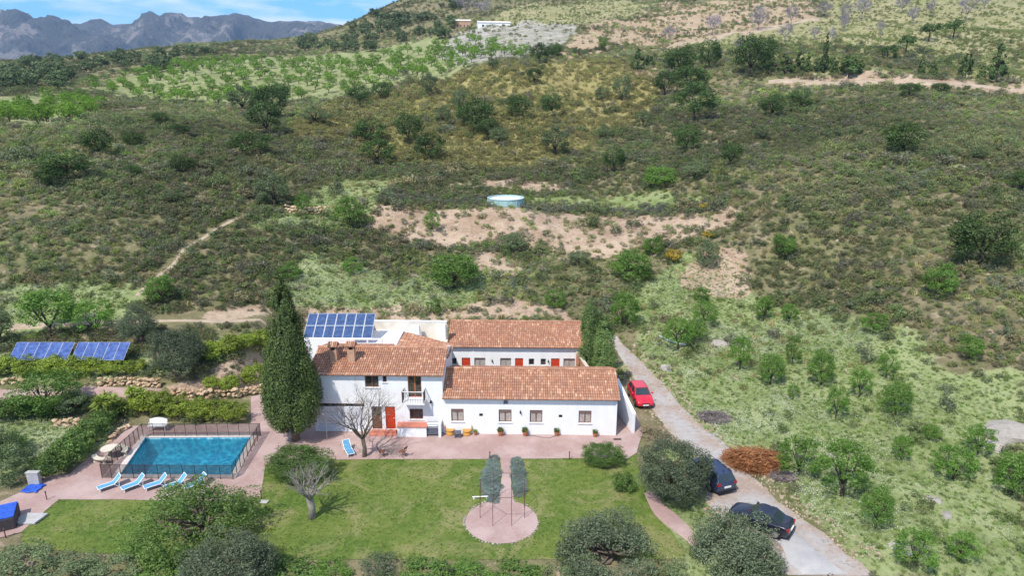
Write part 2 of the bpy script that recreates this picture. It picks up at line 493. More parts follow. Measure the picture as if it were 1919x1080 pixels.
    f = maprange(n, l, noise(n, l, 0.5, 6, 0.65, p), 0.38, 0.62); f5 = noise(n, l, 4, 6, 0.75, p)
    c = mixc(n, l, f, (0.36, 0.275, 0.19), (0.46, 0.37, 0.27))
    finish(m, n, l, mixc(n, l, maths(n, l, 'MULTIPLY', maprange(n, l, f5, 0.48, 0.7), 0.5), c, (0.28, 0.23, 0.16)), 0.95, f5, 0.7, 0.08)
    # wall stones
    m, n, l = ntree('wall_stone')
    oi = N(n, 'ShaderNodeObjectInfo')
    c = mixc(n, l, oi.outputs['Random'], (0.36, 0.22, 0.12), (0.58, 0.43, 0.28))
    f = noise(n, l, 6, 5, 0.65, gpos(n))
    c = mixc(n, l, maths(n, l, 'MULTIPLY', maprange(n, l, f, 0.4, 0.7), 0.4), c, (0.62, 0.50, 0.36))
    finish(m, n, l, c, 0.95, f, 0.6, 0.05)
    m, n, l = ntree('rock')
    oi = N(n, 'ShaderNodeObjectInfo')
    c = mixc(n, l, oi.outputs['Random'], (0.33, 0.30, 0.26), (0.46, 0.41, 0.35))
    f = noise(n, l, 2.5, 7, 0.7, gpos(n))
    c = mixc(n, l, maths(n, l, 'MULTIPLY', maprange(n, l, f, 0.4, 0.7), 0.6), c, (0.24, 0.21, 0.17))
    finish(m, n, l, c, 0.95, f, 0.8, 0.15)
    # foliage
    foliage('leaf_cypress', (0.029, 0.051, 0.014), (0.109, 0.150, 0.036), 0.12)
    foliage('leaf_cypress_light', (0.083, 0.146, 0.042), (0.210, 0.300, 0.080), 0.15)
    foliage('leaf_pine', (0.032, 0.064, 0.017), (0.090, 0.143, 0.035), 0.15)
    foliage('leaf_pine_dull', (0.070, 0.101, 0.049), (0.170, 0.219, 0.095), 0.15)
    foliage('leaf_almond', (0.070, 0.149, 0.021), (0.170, 0.303, 0.050), 0.32)
    foliage('leaf_almond_deep', (0.068, 0.147, 0.022), (0.170, 0.285, 0.053), 0.28)
    foliage('leaf_orchard', (0.097, 0.186, 0.024), (0.219, 0.347, 0.054), 0.35)
    foliage('leaf_olive', (0.060, 0.083, 0.043), (0.170, 0.207, 0.115), 0.15, trans_tint=(1, 1.1, 0.8))
    foliage('leaf_hedge', (0.112, 0.180, 0.021), (0.345, 0.405, 0.053), 0.28)
    foliage('leaf_hedge_dark', (0.052, 0.108, 0.021), (0.156, 0.245, 0.054), 0.22)
    foliage('leaf_palm', (0.112, 0.182, 0.025), (0.336, 0.406, 0.070), 0.25)
    foliage('leaf_lavender', (0.108, 0.153, 0.130), (0.252, 0.306, 0.270), 0.12, trans_tint=(1, 1.1, 0.9))
    foliage('leaf_gorse', (0.16, 0.14, 0.02), (0.62, 0.40, 0.02), 0.2, trans_tint=(1.1, 1, 0.4))
    foliage('leaf_scrub', (0.72, 0.72, 0.68), (1.0, 1.0, 1.0), 0.24, True, trans_tint=(1.05, 1.15, 0.7))
    foliage('leaf_dead', (0.16, 0.13, 0.12), (0.30, 0.25, 0.23), 0.1, trans_tint=(1, 1, 1))
    foliage('leaf_straw', (0.22, 0.17, 0.09), (0.42, 0.33, 0.20), 0.15, trans_tint=(1, 1, 0.8))
    foliage('leaf_feather', (0.105, 0.190, 0.040), (0.240, 0.350, 0.090), 0.35)
    foliage('leaf_burnt', (0.20, 0.18, 0.20), (0.36, 0.32, 0.35), 0.1, trans_tint=(1, 1, 1))
    foliage('flower_white', (0.60, 0.62, 0.45), (0.82, 0.82, 0.70), 0.2, trans_tint=(1, 1, 1))
    foliage('leaf_brush', (0.22, 0.085, 0.03), (0.50, 0.23, 0.10), 0.05, trans_tint=(1, 0.8, 0.6))
    # the land: soil, scrub floor, meadow, fields, by painted zones with broken edges
    m, n, l = ntree('terrain')
    p = gpos(n)
    a1 = N(n, 'ShaderNodeAttribute', attribute_name='zone'); a2 = N(n, 'ShaderNodeAttribute', attribute_name='zone2')
    s1 = N(n, 'ShaderNodeSeparateColor'); l.new(a1.outputs['Color'], s1.inputs[0])
    s2 = N(n, 'ShaderNodeSeparateColor'); l.new(a2.outputs['Color'], s2.inputs[0])
    nb = noise(n, l, 0.055, 7, 0.62, p); nm = noise(n, l, 0.42, 7, 0.7, p); nf = noise(n, l, 2.6, 6, 0.75, p)
    c = mixc(n, l, maprange(n, l, nm, 0.36, 0.64), (0.13, 0.125, 0.058), (0.25, 0.205, 0.125))
    c = mixc(n, l, maths(n, l, 'MULTIPLY', maprange(n, l, nb, 0.42, 0.62), 0.55), c, (0.17, 0.18, 0.07))
    c = mixc(n, l, maths(n, l, 'MULTIPLY', maprange(n, l, noise(n, l, 0.9, 6, 0.75, p, 0.8), 0.55, 0.66), 0.75), c, (0.42, 0.335, 0.24))
    nl = noise(n, l, 0.13, 6, 0.65, p)
    edge = maths(n, l, 'ADD', maths(n, l, 'MULTIPLY', nm, 0.45), maths(n, l, 'ADD', maths(n, l, 'MULTIPLY', nf, 0.25), maths(n, l, 'MULTIPLY', nl, 0.30)))
    edge = maths(n, l, 'MULTIPLY', maths(n, l, 'SUBTRACT', edge, 0.5), 2.6)
    def zone(c, z, ca, cb, amount=1.0):
        f = maprange(n, l, maths(n, l, 'ADD', z, edge), 0.35, 0.65)
        f = maths(n, l, 'MULTIPLY', f, maprange(n, l, z, 0.02, 0.2))
        col = mixc(n, l, maprange(n, l, maths(n, l, 'MULTIPLY', maths(n, l, 'ADD', maths(n, l, 'ADD', nf, nm), nl), 0.3333), 0.42, 0.58), ca, cb)
        return mixc(n, l, maths(n, l, 'MULTIPLY', f, amount), c, col)
    c = zone(c, s1.outputs[1], (0.16, 0.205, 0.065), (0.30, 0.335, 0.155))        # meadow
    c = zone(c, s1.outputs[2], (0.22, 0.19, 0.07), (0.34, 0.29, 0.12))      # golden grass
    c = zone(c, s2.outputs[1], (0.19, 0.215, 0.085), (0.31, 0.32, 0.155))        # orchard floor
    a3 = N(n, 'ShaderNodeAttribute', attribute_name='zone3'); s3 = N(n, 'ShaderNodeSeparateColor'); l.new(a3.outputs['Color'], s3.inputs[0])
    c = zone(c, s3.outputs[0], (0.20, 0.205, 0.08), (0.37, 0.325, 0.185))         # pale high slope
    c = zone(c, s2.outputs[0], (0.20, 0.19, 0.13), (0.44, 0.41, 0.35))         # pale rock
    c = zone(c, s2.outputs[2], (0.32, 0.225, 0.14), (0.44, 0.345, 0.23))         # red soil slope
    c = zone(c, maths(n, l, 'MULTIPLY', s1.outputs[0], 1.7), (0.31, 0.215, 0.145), (0.49, 0.375, 0.27))         # bare bank
    finish(m, n, l, c, 0.95, edge, 0.8, 0.25, 0.1)
    m, n, l = ntree('mountain')
    p = gpos(n)
    mp = N(n, 'ShaderNodeMapping'); mp.inputs['Scale'].default_value = (1, 1, 0.6); l.new(p, mp.inputs[0])
    nb = noise(n, l, 0.0042, 9, 0.68, mp.outputs[0]); nm = noise(n, l, 0.02, 8, 0.75, mp.outputs[0])
    c = mixc(n, l, maprange(n, l, nm, 0.35, 0.65), (0.045, 0.05, 0.04), (0.20, 0.175, 0.15))
    c = mixc(n, l, maprange(n, l, nb, 0.52, 0.58), c, (0.34, 0.29, 0.25))
    c = mixc(n, l, maths(n, l, 'MULTIPLY', maprange(n, l, nm, 0.5, 0.56), 0.6), c, (0.055, 0.07, 0.05))
    finish(m, n, l, c, 0.95, nm, 1.0, 40)
make_materials()
# ------------------------------------------------------------------ the land
CTRL = []
def cu(u, lst):
    for v, y in lst: CTRL.append(tuple(at_y(u, v, y)))
cu(950, [(560,80),(500,90),(470,96),(397,104),(375,112),(345,122),(300,140),(250,165),(200,195),(150,225),(115,242),(84,330),(40,420),(0,520)])
cu(1200, [(620,75.5),(540,85),(450,97.6),(402,105.5),(350,124),(300,145),(250,172),(200,205),(150,235),(100,290),(50,380),(0,490)])
cu(1450, [(640,71),(600,76),(540,83),(450,91),(400,95),(300,127),(250,156),(200,187),(160,210),(130,226),(80,290),(40,360),(0,440)])
cu(1800, [(1000,38.6),(900,44),(800,50.5),(700,57),(600,63.5),(500,72.5),(400,86),(300,108),(250,128),(200,165),(170,190),(150,200),(100,250),(50,310),(0,380)])
cu(2500, [(900,44),(700,57),(500,72),(400,88),(300,110),(200,165),(150,200),(50,310)])
cu(600, [(590,74.5),(500,86),(400,102),(350,115),(300,135),(250,165),(210,200),(190,238),(150,290),(110,380),(80,480),(63,560)])
cu(760, [(560,80),(470,94),(380,108),(300,138),(200,205),(150,262),(110,335),(60,440),(30,500),(2,560)])
cu(300, [(600,70),(540,76),(450,88),(400,95),(350,103),(300,114),(250,136),(210,178),(192,232),(180,255),(150,300),(130,340),(100,420),(89,480)])
cu(0, [(600,70),(500,79),(400,88),(350,95),(300,106),(250,127),(220,170),(200,200),(160,262),(140,335),(118,420)])
cu(150, [(170,255),(140,330),(116,420)])
cu(450, [(190,235),(150,292),(120,345),(92,430),(80,500)])
cu(-600, [(500,79),(400,88),(300,106),(220,170),(160,262),(122,420)])
for u, v, z in ((20,730,1.0),(150,730,1.0),(330,742,0.5),(420,735,0.4),(60,676,2.7),(200,676,2.6),(330,690,2.0),(430,680,2.2),
                (60,612,4.0),(250,612,3.8),(450,608,3.6),(560,598,3.2),(20,800,0.2),(1700,1060,0.6),(1450,1000,0.0),(1500,800,0.8),(1400,700,1.0),
                (1300,700,0.5),(1300,620,1.6),(1600,900,0.9),(1600,700,2.3),(1600,600,4.4),(1600,500,7.4),(1700,450,10.0)):
    CTRL.append(tuple(at_z(u, v, z)))
for p in ((-20,40,0),(0,40,0),(10,40,0),(-10,45,0),(5,48,0),(-20,50,0),(-30,50,0),(-30,42,0),(16,52,0),(14,60,0.2),(14,68,0.6),(0,60,0),(0,70,0.2),(-14,66,0.6),
          (-40,34,-1.6),(-20,34,-1.4),(0,34,-1.4),(20,34,-.8),(40,34,-.4),(-30,20,-6),(0,20,-6),(30,20,-5),(0,0,-12),(-40,0,-12),(40,0,-11),(0,-40,-22),(-80,-40,-22),(80,-40,-20),
          (-60,45,-1),(-80,40,-2),(60,30,1.5),(90,30,4),(150,0,6),(-150,0,-12),
          (0,640,118),(150,600,122),(300,600,130),(-120,660,88),(-260,640,52),(-380,520,34),(-300,560,46),(-200,600,62),(-480,640,0),(-350,700,10),(-220,760,30),(-420,480,38),(-600,600,10),(0,900,140),(400,900,170),(-300,900,0),(-700,900,-40),(700,600,160),(700,900,190)):
    CTRL.append(p)
CT = np.array(CTRL)
def tps_fit(P, reg=0.02):
    X = P[:, :2] / 100.0; n = len(X)
    d = np.linalg.norm(X[:, None] - X[None], axis=2)
    K = np.where(d > 0, d*d*np.log(np.maximum(d, 1e-9)), 0) + np.eye(n)*reg*0.05
    Q = np.hstack([np.ones((n, 1)), X])
    A = np.zeros((n+3, n+3)); A[:n, :n] = K; A[:n, n:] = Q; A[n:, :n] = Q.T
    return np.linalg.solve(A, np.concatenate([P[:, 2], np.zeros(3)]))
WT = tps_fit(CT)
def tps(x, y):
    x = np.asarray(x, float).ravel()/100; y = np.asarray(y, float).ravel()/100
    out = WT[-3] + WT[-2]*x + WT[-1]*y
    for i in range(len(CT)):
        d2 = (x - CT[i,0]/100)**2 + (y - CT[i,1]/100)**2
        out += WT[i] * 0.5 * d2 * np.log(np.maximum(d2, 1e-12))
    return out
def rect_mask(x, y, x0, x1, y0, y1, soft):
    dx = np.maximum(np.maximum(x0 - x, x - x1), 0); dy = np.maximum(np.maximum(y0 - y, y - y1), 0)
    return 1 - sstep(0, soft, np.hypot(dx, dy))
def inside(x, y, poly):
    x = np.asarray(x, float); y = np.asarray(y, float); r = np.zeros(x.shape, bool); n = len(poly)
    for i in range(n):
        x1, y1 = poly[i][0], poly[i][1]; x2, y2 = poly[(i+1) % n][0], poly[(i+1) % n][1]
        c = ((y1 > y) != (y2 > y)) & (x < (x2-x1)*(y-y1)/((y2-y1) if y2 != y1 else 1e-9) + x1)
        r ^= c
    return r
def pad_mask(x, y):
    m = rect_mask(x, y, -25, 13.5, 36.1, 73.0, 2.6)
    m = np.maximum(m, rect_mask(x, y, -41, -18, 36.1, 53.5, 2.6))
    return np.maximum(m, rect_mask(x, y, 5, 19, 37, 58, 5.0))
POOL = [at_z(224,892), at_z(434,893), at_z(471,820.5), at_z(272,822)]     # water corners: fl, fr, br, bl
def height_fn(x, y):
    z = tps(x, y).reshape(np.shape(x))
    pm = pad_mask(x, y)
    far = sstep(55, 140, y) ; vfar = sstep(200, 400, y)
    amp = 0.25 + 1.0*far + 2.2*vfar
    n = (fbm(x, y, 14, 3, 4) - 0.5)*amp*1.2 + (fbm(x, y, 60, 9, 3) - 0.5)*3.0*far + (fbm(x, y, 3.2, 21, 2)-0.5)*0.35*sstep(60, 90, y)
    gl = 1 - np.abs(2*fbm(x + 0.35*y, y*0.45, 26, 47, 3) - 1)
    n = n - (gl - 0.75)*4.5*sstep(75, 120, y)*(1 - 0.6*vfar) 
    edge_pm = np.maximum(pm, rect_mask(x, y, -60, 22, 20, 73, 6.0)*0.7)
    return z*(1-pm) + n*(1-edge_pm)
def graded(a0, a1, step, lo, hi, g):
    core = list(np.arange(a0, a1 + 1e-6, step)); s = step; v = core[-1]; up = []
    while v < hi: s *= g; v += s; up.append(v)
    s = step; v = core[0]; dn = []
    while v > lo: s *= g; v -= s; dn.append(v)
    return np.array(dn[::-1] + core + up)
GX = graded(-62, 66, 0.75, -1500, 1300, 1.025)
GY = graded(33, 132, 0.75, -60, 1500, 1.018)
XX, YY = np.meshgrid(GX, GY)
ZZ = height_fn(XX, YY)
# the basin of the pool is dug into the land
_pc = [(p.x, p.y) for p in POOL]
_cx = sum(p[0] for p in _pc)/4; _cy = sum(p[1] for p in _pc)/4
POOL_IN = [(_cx + (x-_cx)*1.10, _cy + (y-_cy)*1.17) for x, y in _pc]
ZZ[inside(XX, YY, POOL_IN)] = -2.6
def gz(x, y):
    x = np.asarray(x, float); y = np.asarray(y, float)
    i = np.clip(np.searchsorted(GX, x) - 1, 0, len(GX)-2); j = np.clip(np.searchsorted(GY, y) - 1, 0, len(GY)-2)
    fx = np.clip((x - GX[i])/(GX[i+1]-GX[i]), 0, 1); fy = np.clip((y - GY[j])/(GY[j+1]-GY[j]), 0, 1)
    return (ZZ[j,i]*(1-fx)+ZZ[j,i+1]*fx)*(1-fy) + (ZZ[j+1,i]*(1-fx)+ZZ[j+1,i+1]*fx)*fy
_ys = np.concatenate([np.arange(30, 130, 0.25), np.arange(130, 900, 1.0)])
def G(u, v):
    d = ray(u, v); t = _ys / d.y
    h = gz(d.x*t, _ys) - (CAMZ + d.z*t)
    k = np.argmax(h > 0)
    if not (h > 0).any(): k = len(_ys)-1
    y0, y1 = _ys[max(k-1, 0)], _ys[k]
    for _ in range(12):
        ym = 0.5*(y0+y1); tm = ym/d.y
        if float(gz(d.x*tm, ym)) > CAMZ + d.z*tm: y1 = ym
        else: y0 = ym
    t = y1/d.y
    return Vector((d.x*t, y1, float(gz(d.x*t, y1))))
def poly_g(pts): return [tuple(G(u, v))[:2] for u, v in pts]

# zones of ground cover, traced on the land
Z_MEADOW = [poly_g([(1165,690),(1190,560),(1300,500),(1420,555),(1620,590),(1720,640),(1760,700),(1919,690),(1919,1079),(1640,1079),(1480,930),(1300,790)]),
            poly_g([(1150,545),(1280,470),(1380,470),(1360,560),(1250,600),(1160,610)]),
            poly_g([(560,380),(640,340),(760,330),(700,385),(640,430),(520,430),(440,420)]),
            poly_g([(0,530),(180,520),(260,560),(250,605),(0,640)]),
            poly_g([(980,365),(1230,345),(1320,372),(1230,392),(990,384)]),
            poly_g([(560,470),(760,520),(930,500),(900,580),(760,585),(560,570)])]
Z_MEADOW += [poly_g([(1192,850),(1320,830),(1345,960),(1420,1075),(1240,1079),(1296,1030),(1212,930)]), poly_g([(-40,760),(60,770),(200,800),(240,812),(120,890),(40,900),(-40,900)]), poly_g([(-40,660),(300,680),(500,640),(500,660),(330,715),(-40,715)])]
Z_BANK = [poly_g([(685,378),(760,384),(900,388),(1060,398),(1250,402),(1395,390),(1350,428),(1275,446),(1190,462),(1130,482),(1010,470),(900,455),(760,448),(690,432)]),
          poly_g([(560,598),(570,575),(720,575),(860,580),(960,572),(1060,585),(1075,600),(800,602)]),
          poly_g([(375,600),(390,578),(500,578),(505,600)]),
          poly_g([(1440,160),(1500,140),(1640,143),(1760,150),(1919,157),(1919,172),(1790,176),(1700,168),(1560,160)]),
          poly_g([(300,715),(420,668),(500,664),(505,700),(430,712),(380,733),(300,735)]),
          poly_g([(840,345),(1000,338),(1090,350),(980,358),(850,356)]),
          poly_g([(1180,130),(1260,125),(1290,145),(1190,140)]), poly_g([(20,345),(70,310),(75,318),(40,345)]),
          poly_g([(1320,470),(1400,480),(1390,560),(1350,560),(1260,545),(1300,500)]),
          poly_g([(880,470),(970,480),(950,520),(880,500)]), poly_g([(95,265),(140,240),(150,250),(115,280)])]
Z_GOLD = [poly_g([(540,250),(640,190),(820,150),(1000,120),(1150,108),(1240,150),(1180,240),(1060,300),(900,320),(700,300)])]
Z_PALE = [poly_g([(820,105),(850,60),(960,45),(1090,45),(1060,80),(1010,105),(900,120)])]
Z_FIELD = [poly_g([(160,165),(240,140),(420,115),(620,100),(800,70),(900,62),(1000,112),(820,150),(700,175),(560,190),(420,200),(330,195),(230,180)]),
           poly_g([(0,205),(80,185),(190,190),(200,205),(140,230),(0,240)]), poly_g([(0,180),(60,170),(150,160),(150,185),(0,200)])]
Z_SLOPE = [poly_g([(1290,80),(1540,36),(1560,0),(1919,0),(2300,0),(2300,150),(1919,150),(1640,138),(1460,132),(1330,100)]), poly_g([(900,60),(960,10),(1100,0),(1250,0),(1100,45)])]
Z_RED = [poly_g([(1040,100),(1090,50),(1200,30),(1250,0),(1500,2),(1530,35),(1300,80),(1200,98),(1060,112)])]
def zmask(polys, x, y, soft_seed):
    jx = x + (fbm(x, y, 9, soft_seed, 3)-0.5)*(2.0 + 0.03*y); jy = y + (fbm(x, y, 9, soft_seed+5, 3)-0.5)*(2.0 + 0.03*y)
    m = np.zeros(np.shape(x))
    for p in polys: m = np.maximum(m, inside(jx, jy, p).astype(float))
    return m
_zm = {k: zmask(p, XX, YY, s) for k, p, s in (('bank', Z_BANK, 31), ('meadow', Z_MEADOW, 33), ('gold', Z_GOLD, 35), ('pale', Z_PALE, 37), ('field', Z_FIELD, 39), ('red', Z_RED, 41), ('slope', Z_SLOPE, 43))}
def blur(a):
    b = a.copy(); b[1:-1,1:-1] = (a[1:-1,1:-1]*2 + a[:-2,1:-1]+a[2:,1:-1]+a[1:-1,:-2]+a[1:-1,2:])/6; return b
for _ in range(4): _zm = {k: blur(v) for k, v in _zm.items()}
def zval(k, x, y):
    i = np.clip(np.searchsorted(GX, x), 0, len(GX)-1); j = np.clip(np.searchsorted(GY, y), 0, len(GY)-1)
    return _zm[k][j, i]
_ny, _nx = XX.shape
_idx = np.arange(_ny*_nx).reshape(_ny, _nx)
_f = np.stack([_idx[:-1,:-1], _idx[:-1,1:], _idx[1:,1:], _idx[1:,:-1]], -1).reshape(-1, 4)
me = new_mesh('terrain', np.stack([XX, YY, ZZ], -1).reshape(-1, 3), _f, MATS['terrain'], True)
for nm, ks in (('zone', ('bank','meadow','gold')), ('zone2', ('pale','field','red')), ('zone3', ('slope',))):
    at = me.attributes.new(nm, 'FLOAT_COLOR', 'POINT')
    c = np.ones((_ny*_nx, 4), np.float32)
    for i, k in enumerate(ks): c[:, i] = _zm[k].ravel()
    at.data.foreach_set('color', c.ravel())
tag(link('hillside_terrain', me), 'scrubby mountain hillside rising behind the white farmhouse', 'hillside', kind='structure')

# valley far below and the mountain range beyond
mb = MB(); _n = 48
mb.v = [(9000*math.cos(2*math.pi*k/_n), 2000 + 9000*math.sin(2*math.pi*k/_n), -130) for k in range(_n)]; mb.f = [tuple(range(_n))]
tag(mb.build('valley_ground', MATS['mountain']), 'flat valley floor beyond the hillside', 'ground', kind='structure')
SKYL = [(-900,80),(-400,62),(-120,58),(0,50),(40,38),(72,44),(100,31),(130,33),(170,38),(212,43),(245,33),(262,42),(312,46),(350,34),(400,31),(470,37),(540,40),(620,41),(700,48),(900,60),(1400,80),(2000,90)]
_su = np.array([p[0] for p in SKYL], float); _sv = np.array([p[1] for p in SKYL], float)
mx = np.linspace(-5200, 4200, 560); my = np.linspace(2600, 5600, 190)
MX, MY = np.meshgrid(mx, my)
_uu = MX/MY*FPX*1.0
RIDGE_Y = 4300.0
_ur = 959.5 + mx/RIDGE_Y*FPX*(math.cos(_th) + 0.106*math.sin(_th))
_vr = np.interp(_ur, _su, _sv)
_zr = np.array([at_y(0, v, RIDGE_Y).z for v in _vr])
t = np.clip((MY - 2600)/(RIDGE_Y-2600), 0, 2)
prof = np.where(t < 1, t**1.15, 1 - 0.45*(t-1)**1.0)
def ridged(x, y, s, seed):
    r = 0; a = 0.5
    for i in range(5):
        r = r + a*(1 - np.abs(2*vnoise(x/s*2**i, y/s*2**i, seed+i*7)-1)); a *= 0.5
    return r
rg = ridged(MX, MY*0.55, 620, 5)
MZ = -140 + (_zr[None, :] + 140)*prof + ((rg - 0.62)*680 + (ridged(MX, MY*0.6, 240, 15)-0.62)*300)*np.where(t < 1, np.clip(np.minimum(t*1.6, (1-t)*3.2 + 0.13), 0, 1), 0.13)
i4 = np.arange(MX.size).reshape(MX.shape)
_f = np.stack([i4[:-1,:-1], i4[:-1,1:], i4[1:,1:], i4[1:,:-1]], -1).reshape(-1, 4)
tag(link('mountain_range', new_mesh('mountain_range', np.stack([MX, MY, MZ], -1).reshape(-1, 3), _f, MATS['mountain'], True)),
    'rugged blue-grey mountain range on the far horizon', 'mountains', kind='structure')

# ------------------------------------------------------------------ surfaces laid on the land
def ribbon(name, left, right, mat, label, cat, lift=0.05, per=1.0, across=4, jit=0.12, seed=1):
    L = [G(*p) for p in left]; Rr = [G(*p) for p in right]
    cl = [0.0]
    for i in range(1, len(L)): cl.append(cl[-1] + max(((L[i]+Rr[i])/2 - (L[i-1]+Rr[i-1])/2).length, 0.01))
    n = max(2, int(cl[-1]/per)); s = np.linspace(0, cl[-1], n)
    ip = lambda A, k: np.interp(s, cl, [p[k] for p in A])
    lx, ly, rx, ry = ip(L,0), ip(L,1), ip(Rr,0), ip(Rr,1)
    wd = np.hypot(rx-lx, ry-ly)
    j1 = (fbm(s, s*0+3.3, 2.2, seed, 3)-0.5)*2*jit; j2 = (fbm(s, s*0+8.3, 2.2, seed+9, 3)-0.5)*2*jit
    vs, fs = [], []
    for i in range(n):
        a = np.linspace(0 + j1[i], 1 + j2[i], across+1)
        x = lx[i] + (rx[i]-lx[i])*a; y = ly[i] + (ry[i]-ly[i])*a
        z = gz(x, y) + lift
        z[0] -= lift + 0.06; z[-1] -= lift + 0.06
        vs += list(zip(x, y, z))
        if i:
            for k in range(across):
                b = (i-1)*(across+1) + k; fs.append((b, b+1, b+across+2, b+across+1))
    o = link(name, new_mesh(name, vs, fs, MATS[mat], True))
    return tag(o, label, cat, kind='structure')
ribbon('gravel_drive', [(1136,625),(1150,650),(1172,690),(1200,735),(1226,775),(1252,812),(1290,852),(1312,890),(1318,935),(1345,975),(1400,1030),(1450,1079)],
       [(1160,632),(1190,664),(1232,706),(1270,752),(1300,785),(1340,815),(1375,845),(1398,880),(1440,915),(1500,960),(1570,1015),(1655,1079)],
       'gravel', 'rutted pinkish grey gravel drive running past the parked cars', 'drive', 0.06, 0.4, 10, 0.09)
ribbon('concrete_drive', [(1405,985),(1430,1010),(1462,1045),(1490,1079)], [(1462,975),(1500,1000),(1555,1040),(1610,1079)],
       'road_concrete', 'pale grey concrete strip at the bottom of the drive', 'drive', 0.075, 0.4, 6, 0.16, 5)
ribbon('dirt_path', [(248,556),(275,530),(318,497),(345,462),(395,432),(440,408),(470,396)], [(262,556),(290,530),(332,497),(357,462),(405,434),(450,411),(476,399)],
       'dirt', 'narrow sandy footpath climbing the scrub left of the tall cypress', 'path', 0.06, 0.5, 3, 0.2, 7)
ribbon('upper_dirt_track', [(18,622),(110,615),(220,607),(330,604),(420,607),(500,612)], [(18,606),(110,604),(220,599),(330,599),(420,600),(500,604)],
       'dirt', 'sandy track above the ground-mounted blue solar panels', 'track', 0.07, 0.6, 4, 0.08, 8)
ribbon('hill_track', [(1440,157),(1520,158),(1600,158),(1700,160),(1800,165),(1919,168),(2050,172)], [(1440,150),(1520,150),(1600,151),(1700,154),(1800,157),(1919,161),(2050,165)],
       'dirt', 'sandy pink track cut across the hill at upper right', 'track', 0.25, 1.0, 4, 0.1, 9)
ribbon('far_hill_track', [(1270,88),(1340,76),(1400,64),(1460,52),(1535,38)], [(1270,84),(1340,71),(1400,59),(1460,47),(1535,33)],
       'dirt', 'thin sandy track slanting up the far slope among burnt trees', 'track', 0.4, 2.0, 3, 0.1, 10)
ribbon('garden_path', [(-20,755),(60,748),(140,742),(230,748),(300,742)], [(-20,728),(60,724),(140,720),(230,724),(320,728)],
       'pink_concrete', 'pink garden path below the rough stone wall at left', 'path', 0.06, 0.5, 4, 0.05, 12)
ribbon('tree_path', [(1203,930),(1212,960),(1240,985),(1275,1010),(1300,1030)], [(1225,915),(1250,945),(1275,965),(1300,990),(1312,1020)],
       'pink_concrete', 'short pink path curving under the olive beside the drive', 'path', 0.05, 0.4, 4, 0.06, 13)

def sheet(name, pts, z, mat, label, cat, holes=(), jit=0.0, step=0.5):
    def dens(poly, j, sd):
        out = []
        for i in range(len(poly)):
            a, b = Vector(poly[i][:2]), Vector(poly[(i+1) % len(poly)][:2]); k = max(1, int((b-a).length/step))
            nn = (b-a).orthogonal().normalized() if (b-a).length > 0 else Vector((0,0))
            for q in range(k):
                p = a.lerp(b, q/k); w = (float(fbm(np.array(p.x), np.array(p.y), 1.3, sd, 3))-0.5)*2*j
                out.append((p.x + nn.x*w, p.y + nn.y*w))
        return out
    bm = bmesh.new(); edges = []
    for poly, j in [(pts, jit)] + [(h, 0) for h in holes]:
        q = dens(poly, j, 51)
        vs = [bm.verts.new((x, y, z)) for x, y in q]
        edges += [bm.edges.new((vs[i], vs[(i+1) % len(vs)])) for i in range(len(vs))]
    bmesh.ops.triangle_fill(bm, use_beauty=True, use_dissolve=False, edges=edges, normal=(0, 0, 1))
    bmesh.ops.recalc_face_normals(bm, faces=bm.faces)
    me = bpy.data.meshes.new(name); bm.to_mesh(me); bm.free(); me.materials.append(MATS[mat])
    if len(me.polygons) and me.polygons[0].normal.z < 0: me.flip_normals()
    return tag(link(name, me), label, cat, kind='structure')
def pz(pts, z=0.0): return [tuple(at_z(u, v, z))[:2] for u, v in pts]
LAWN = pz([(38,985),(110,930),(300,925),(480,925),(500,865),(700,850),(1190,850),(1212,930),(1225,965),(1262,1000),(1288,1036),(1272,1049),(1000,1050),(560,1051),(300,1048),(40,1028)])
sheet('lawn', LAWN, 0.03, 'lawn', 'patchy green garden lawn in front of the house', 'lawn', jit=0.12)
POOLC = [(p.x, p.y) for p in POOL]
PATIO = pz([(40,1000),(0,1010),(-40,1010),(-40,960),(60,915),(80,895),(130,890),(190,840),(245,800),(470,795),(470,745),(510,737),(590,745),(700,760),(840,760),(1150,770),(1190,770),(1205,812),(1192,850),(1175,861),(1080,861),(620,863),(545,868),(497,872),(489,933),(430,940),(110,938)])
sheet('patio', PATIO, 0.055, 'pink_concrete', 'pink concrete terrace around the pool and along the house', 'terrace', holes=[POOLC], jit=0.06)
CC = at_z(940, 978); CRAD = 2.42
sheet('garden_circle', [(CC.x + CRAD*math.cos(2*math.pi*k/36)*(1.0), CC.y + CRAD*math.sin(2*math.pi*k/36)) for k in range(36)], 0.048, 'pink_concrete',
      'round pink paved circle set in the lawn', 'paving', jit=0.05, step=0.3)
sheet('circle_path', pz([(937,858),(958,858),(957,900),(964,946),(926,946),(938,920),(941,895)]), 0.052, 'pink_concrete', 'narrow pink path between the two lavender beds', 'path', jit=0.04, step=0.3)
# ------------------------------------------------------------------ buildings
HX, HY, HROT = -5.72, 52.45, R(-1.3)
def house_root(name, x, y, label, z=0.0):
    c, s = math.cos(HROT), math.sin(HROT)
    return tag(empty(name, (HX + x*c - y*s, HY + x*s + y*c, z), HROT), label, 'building')

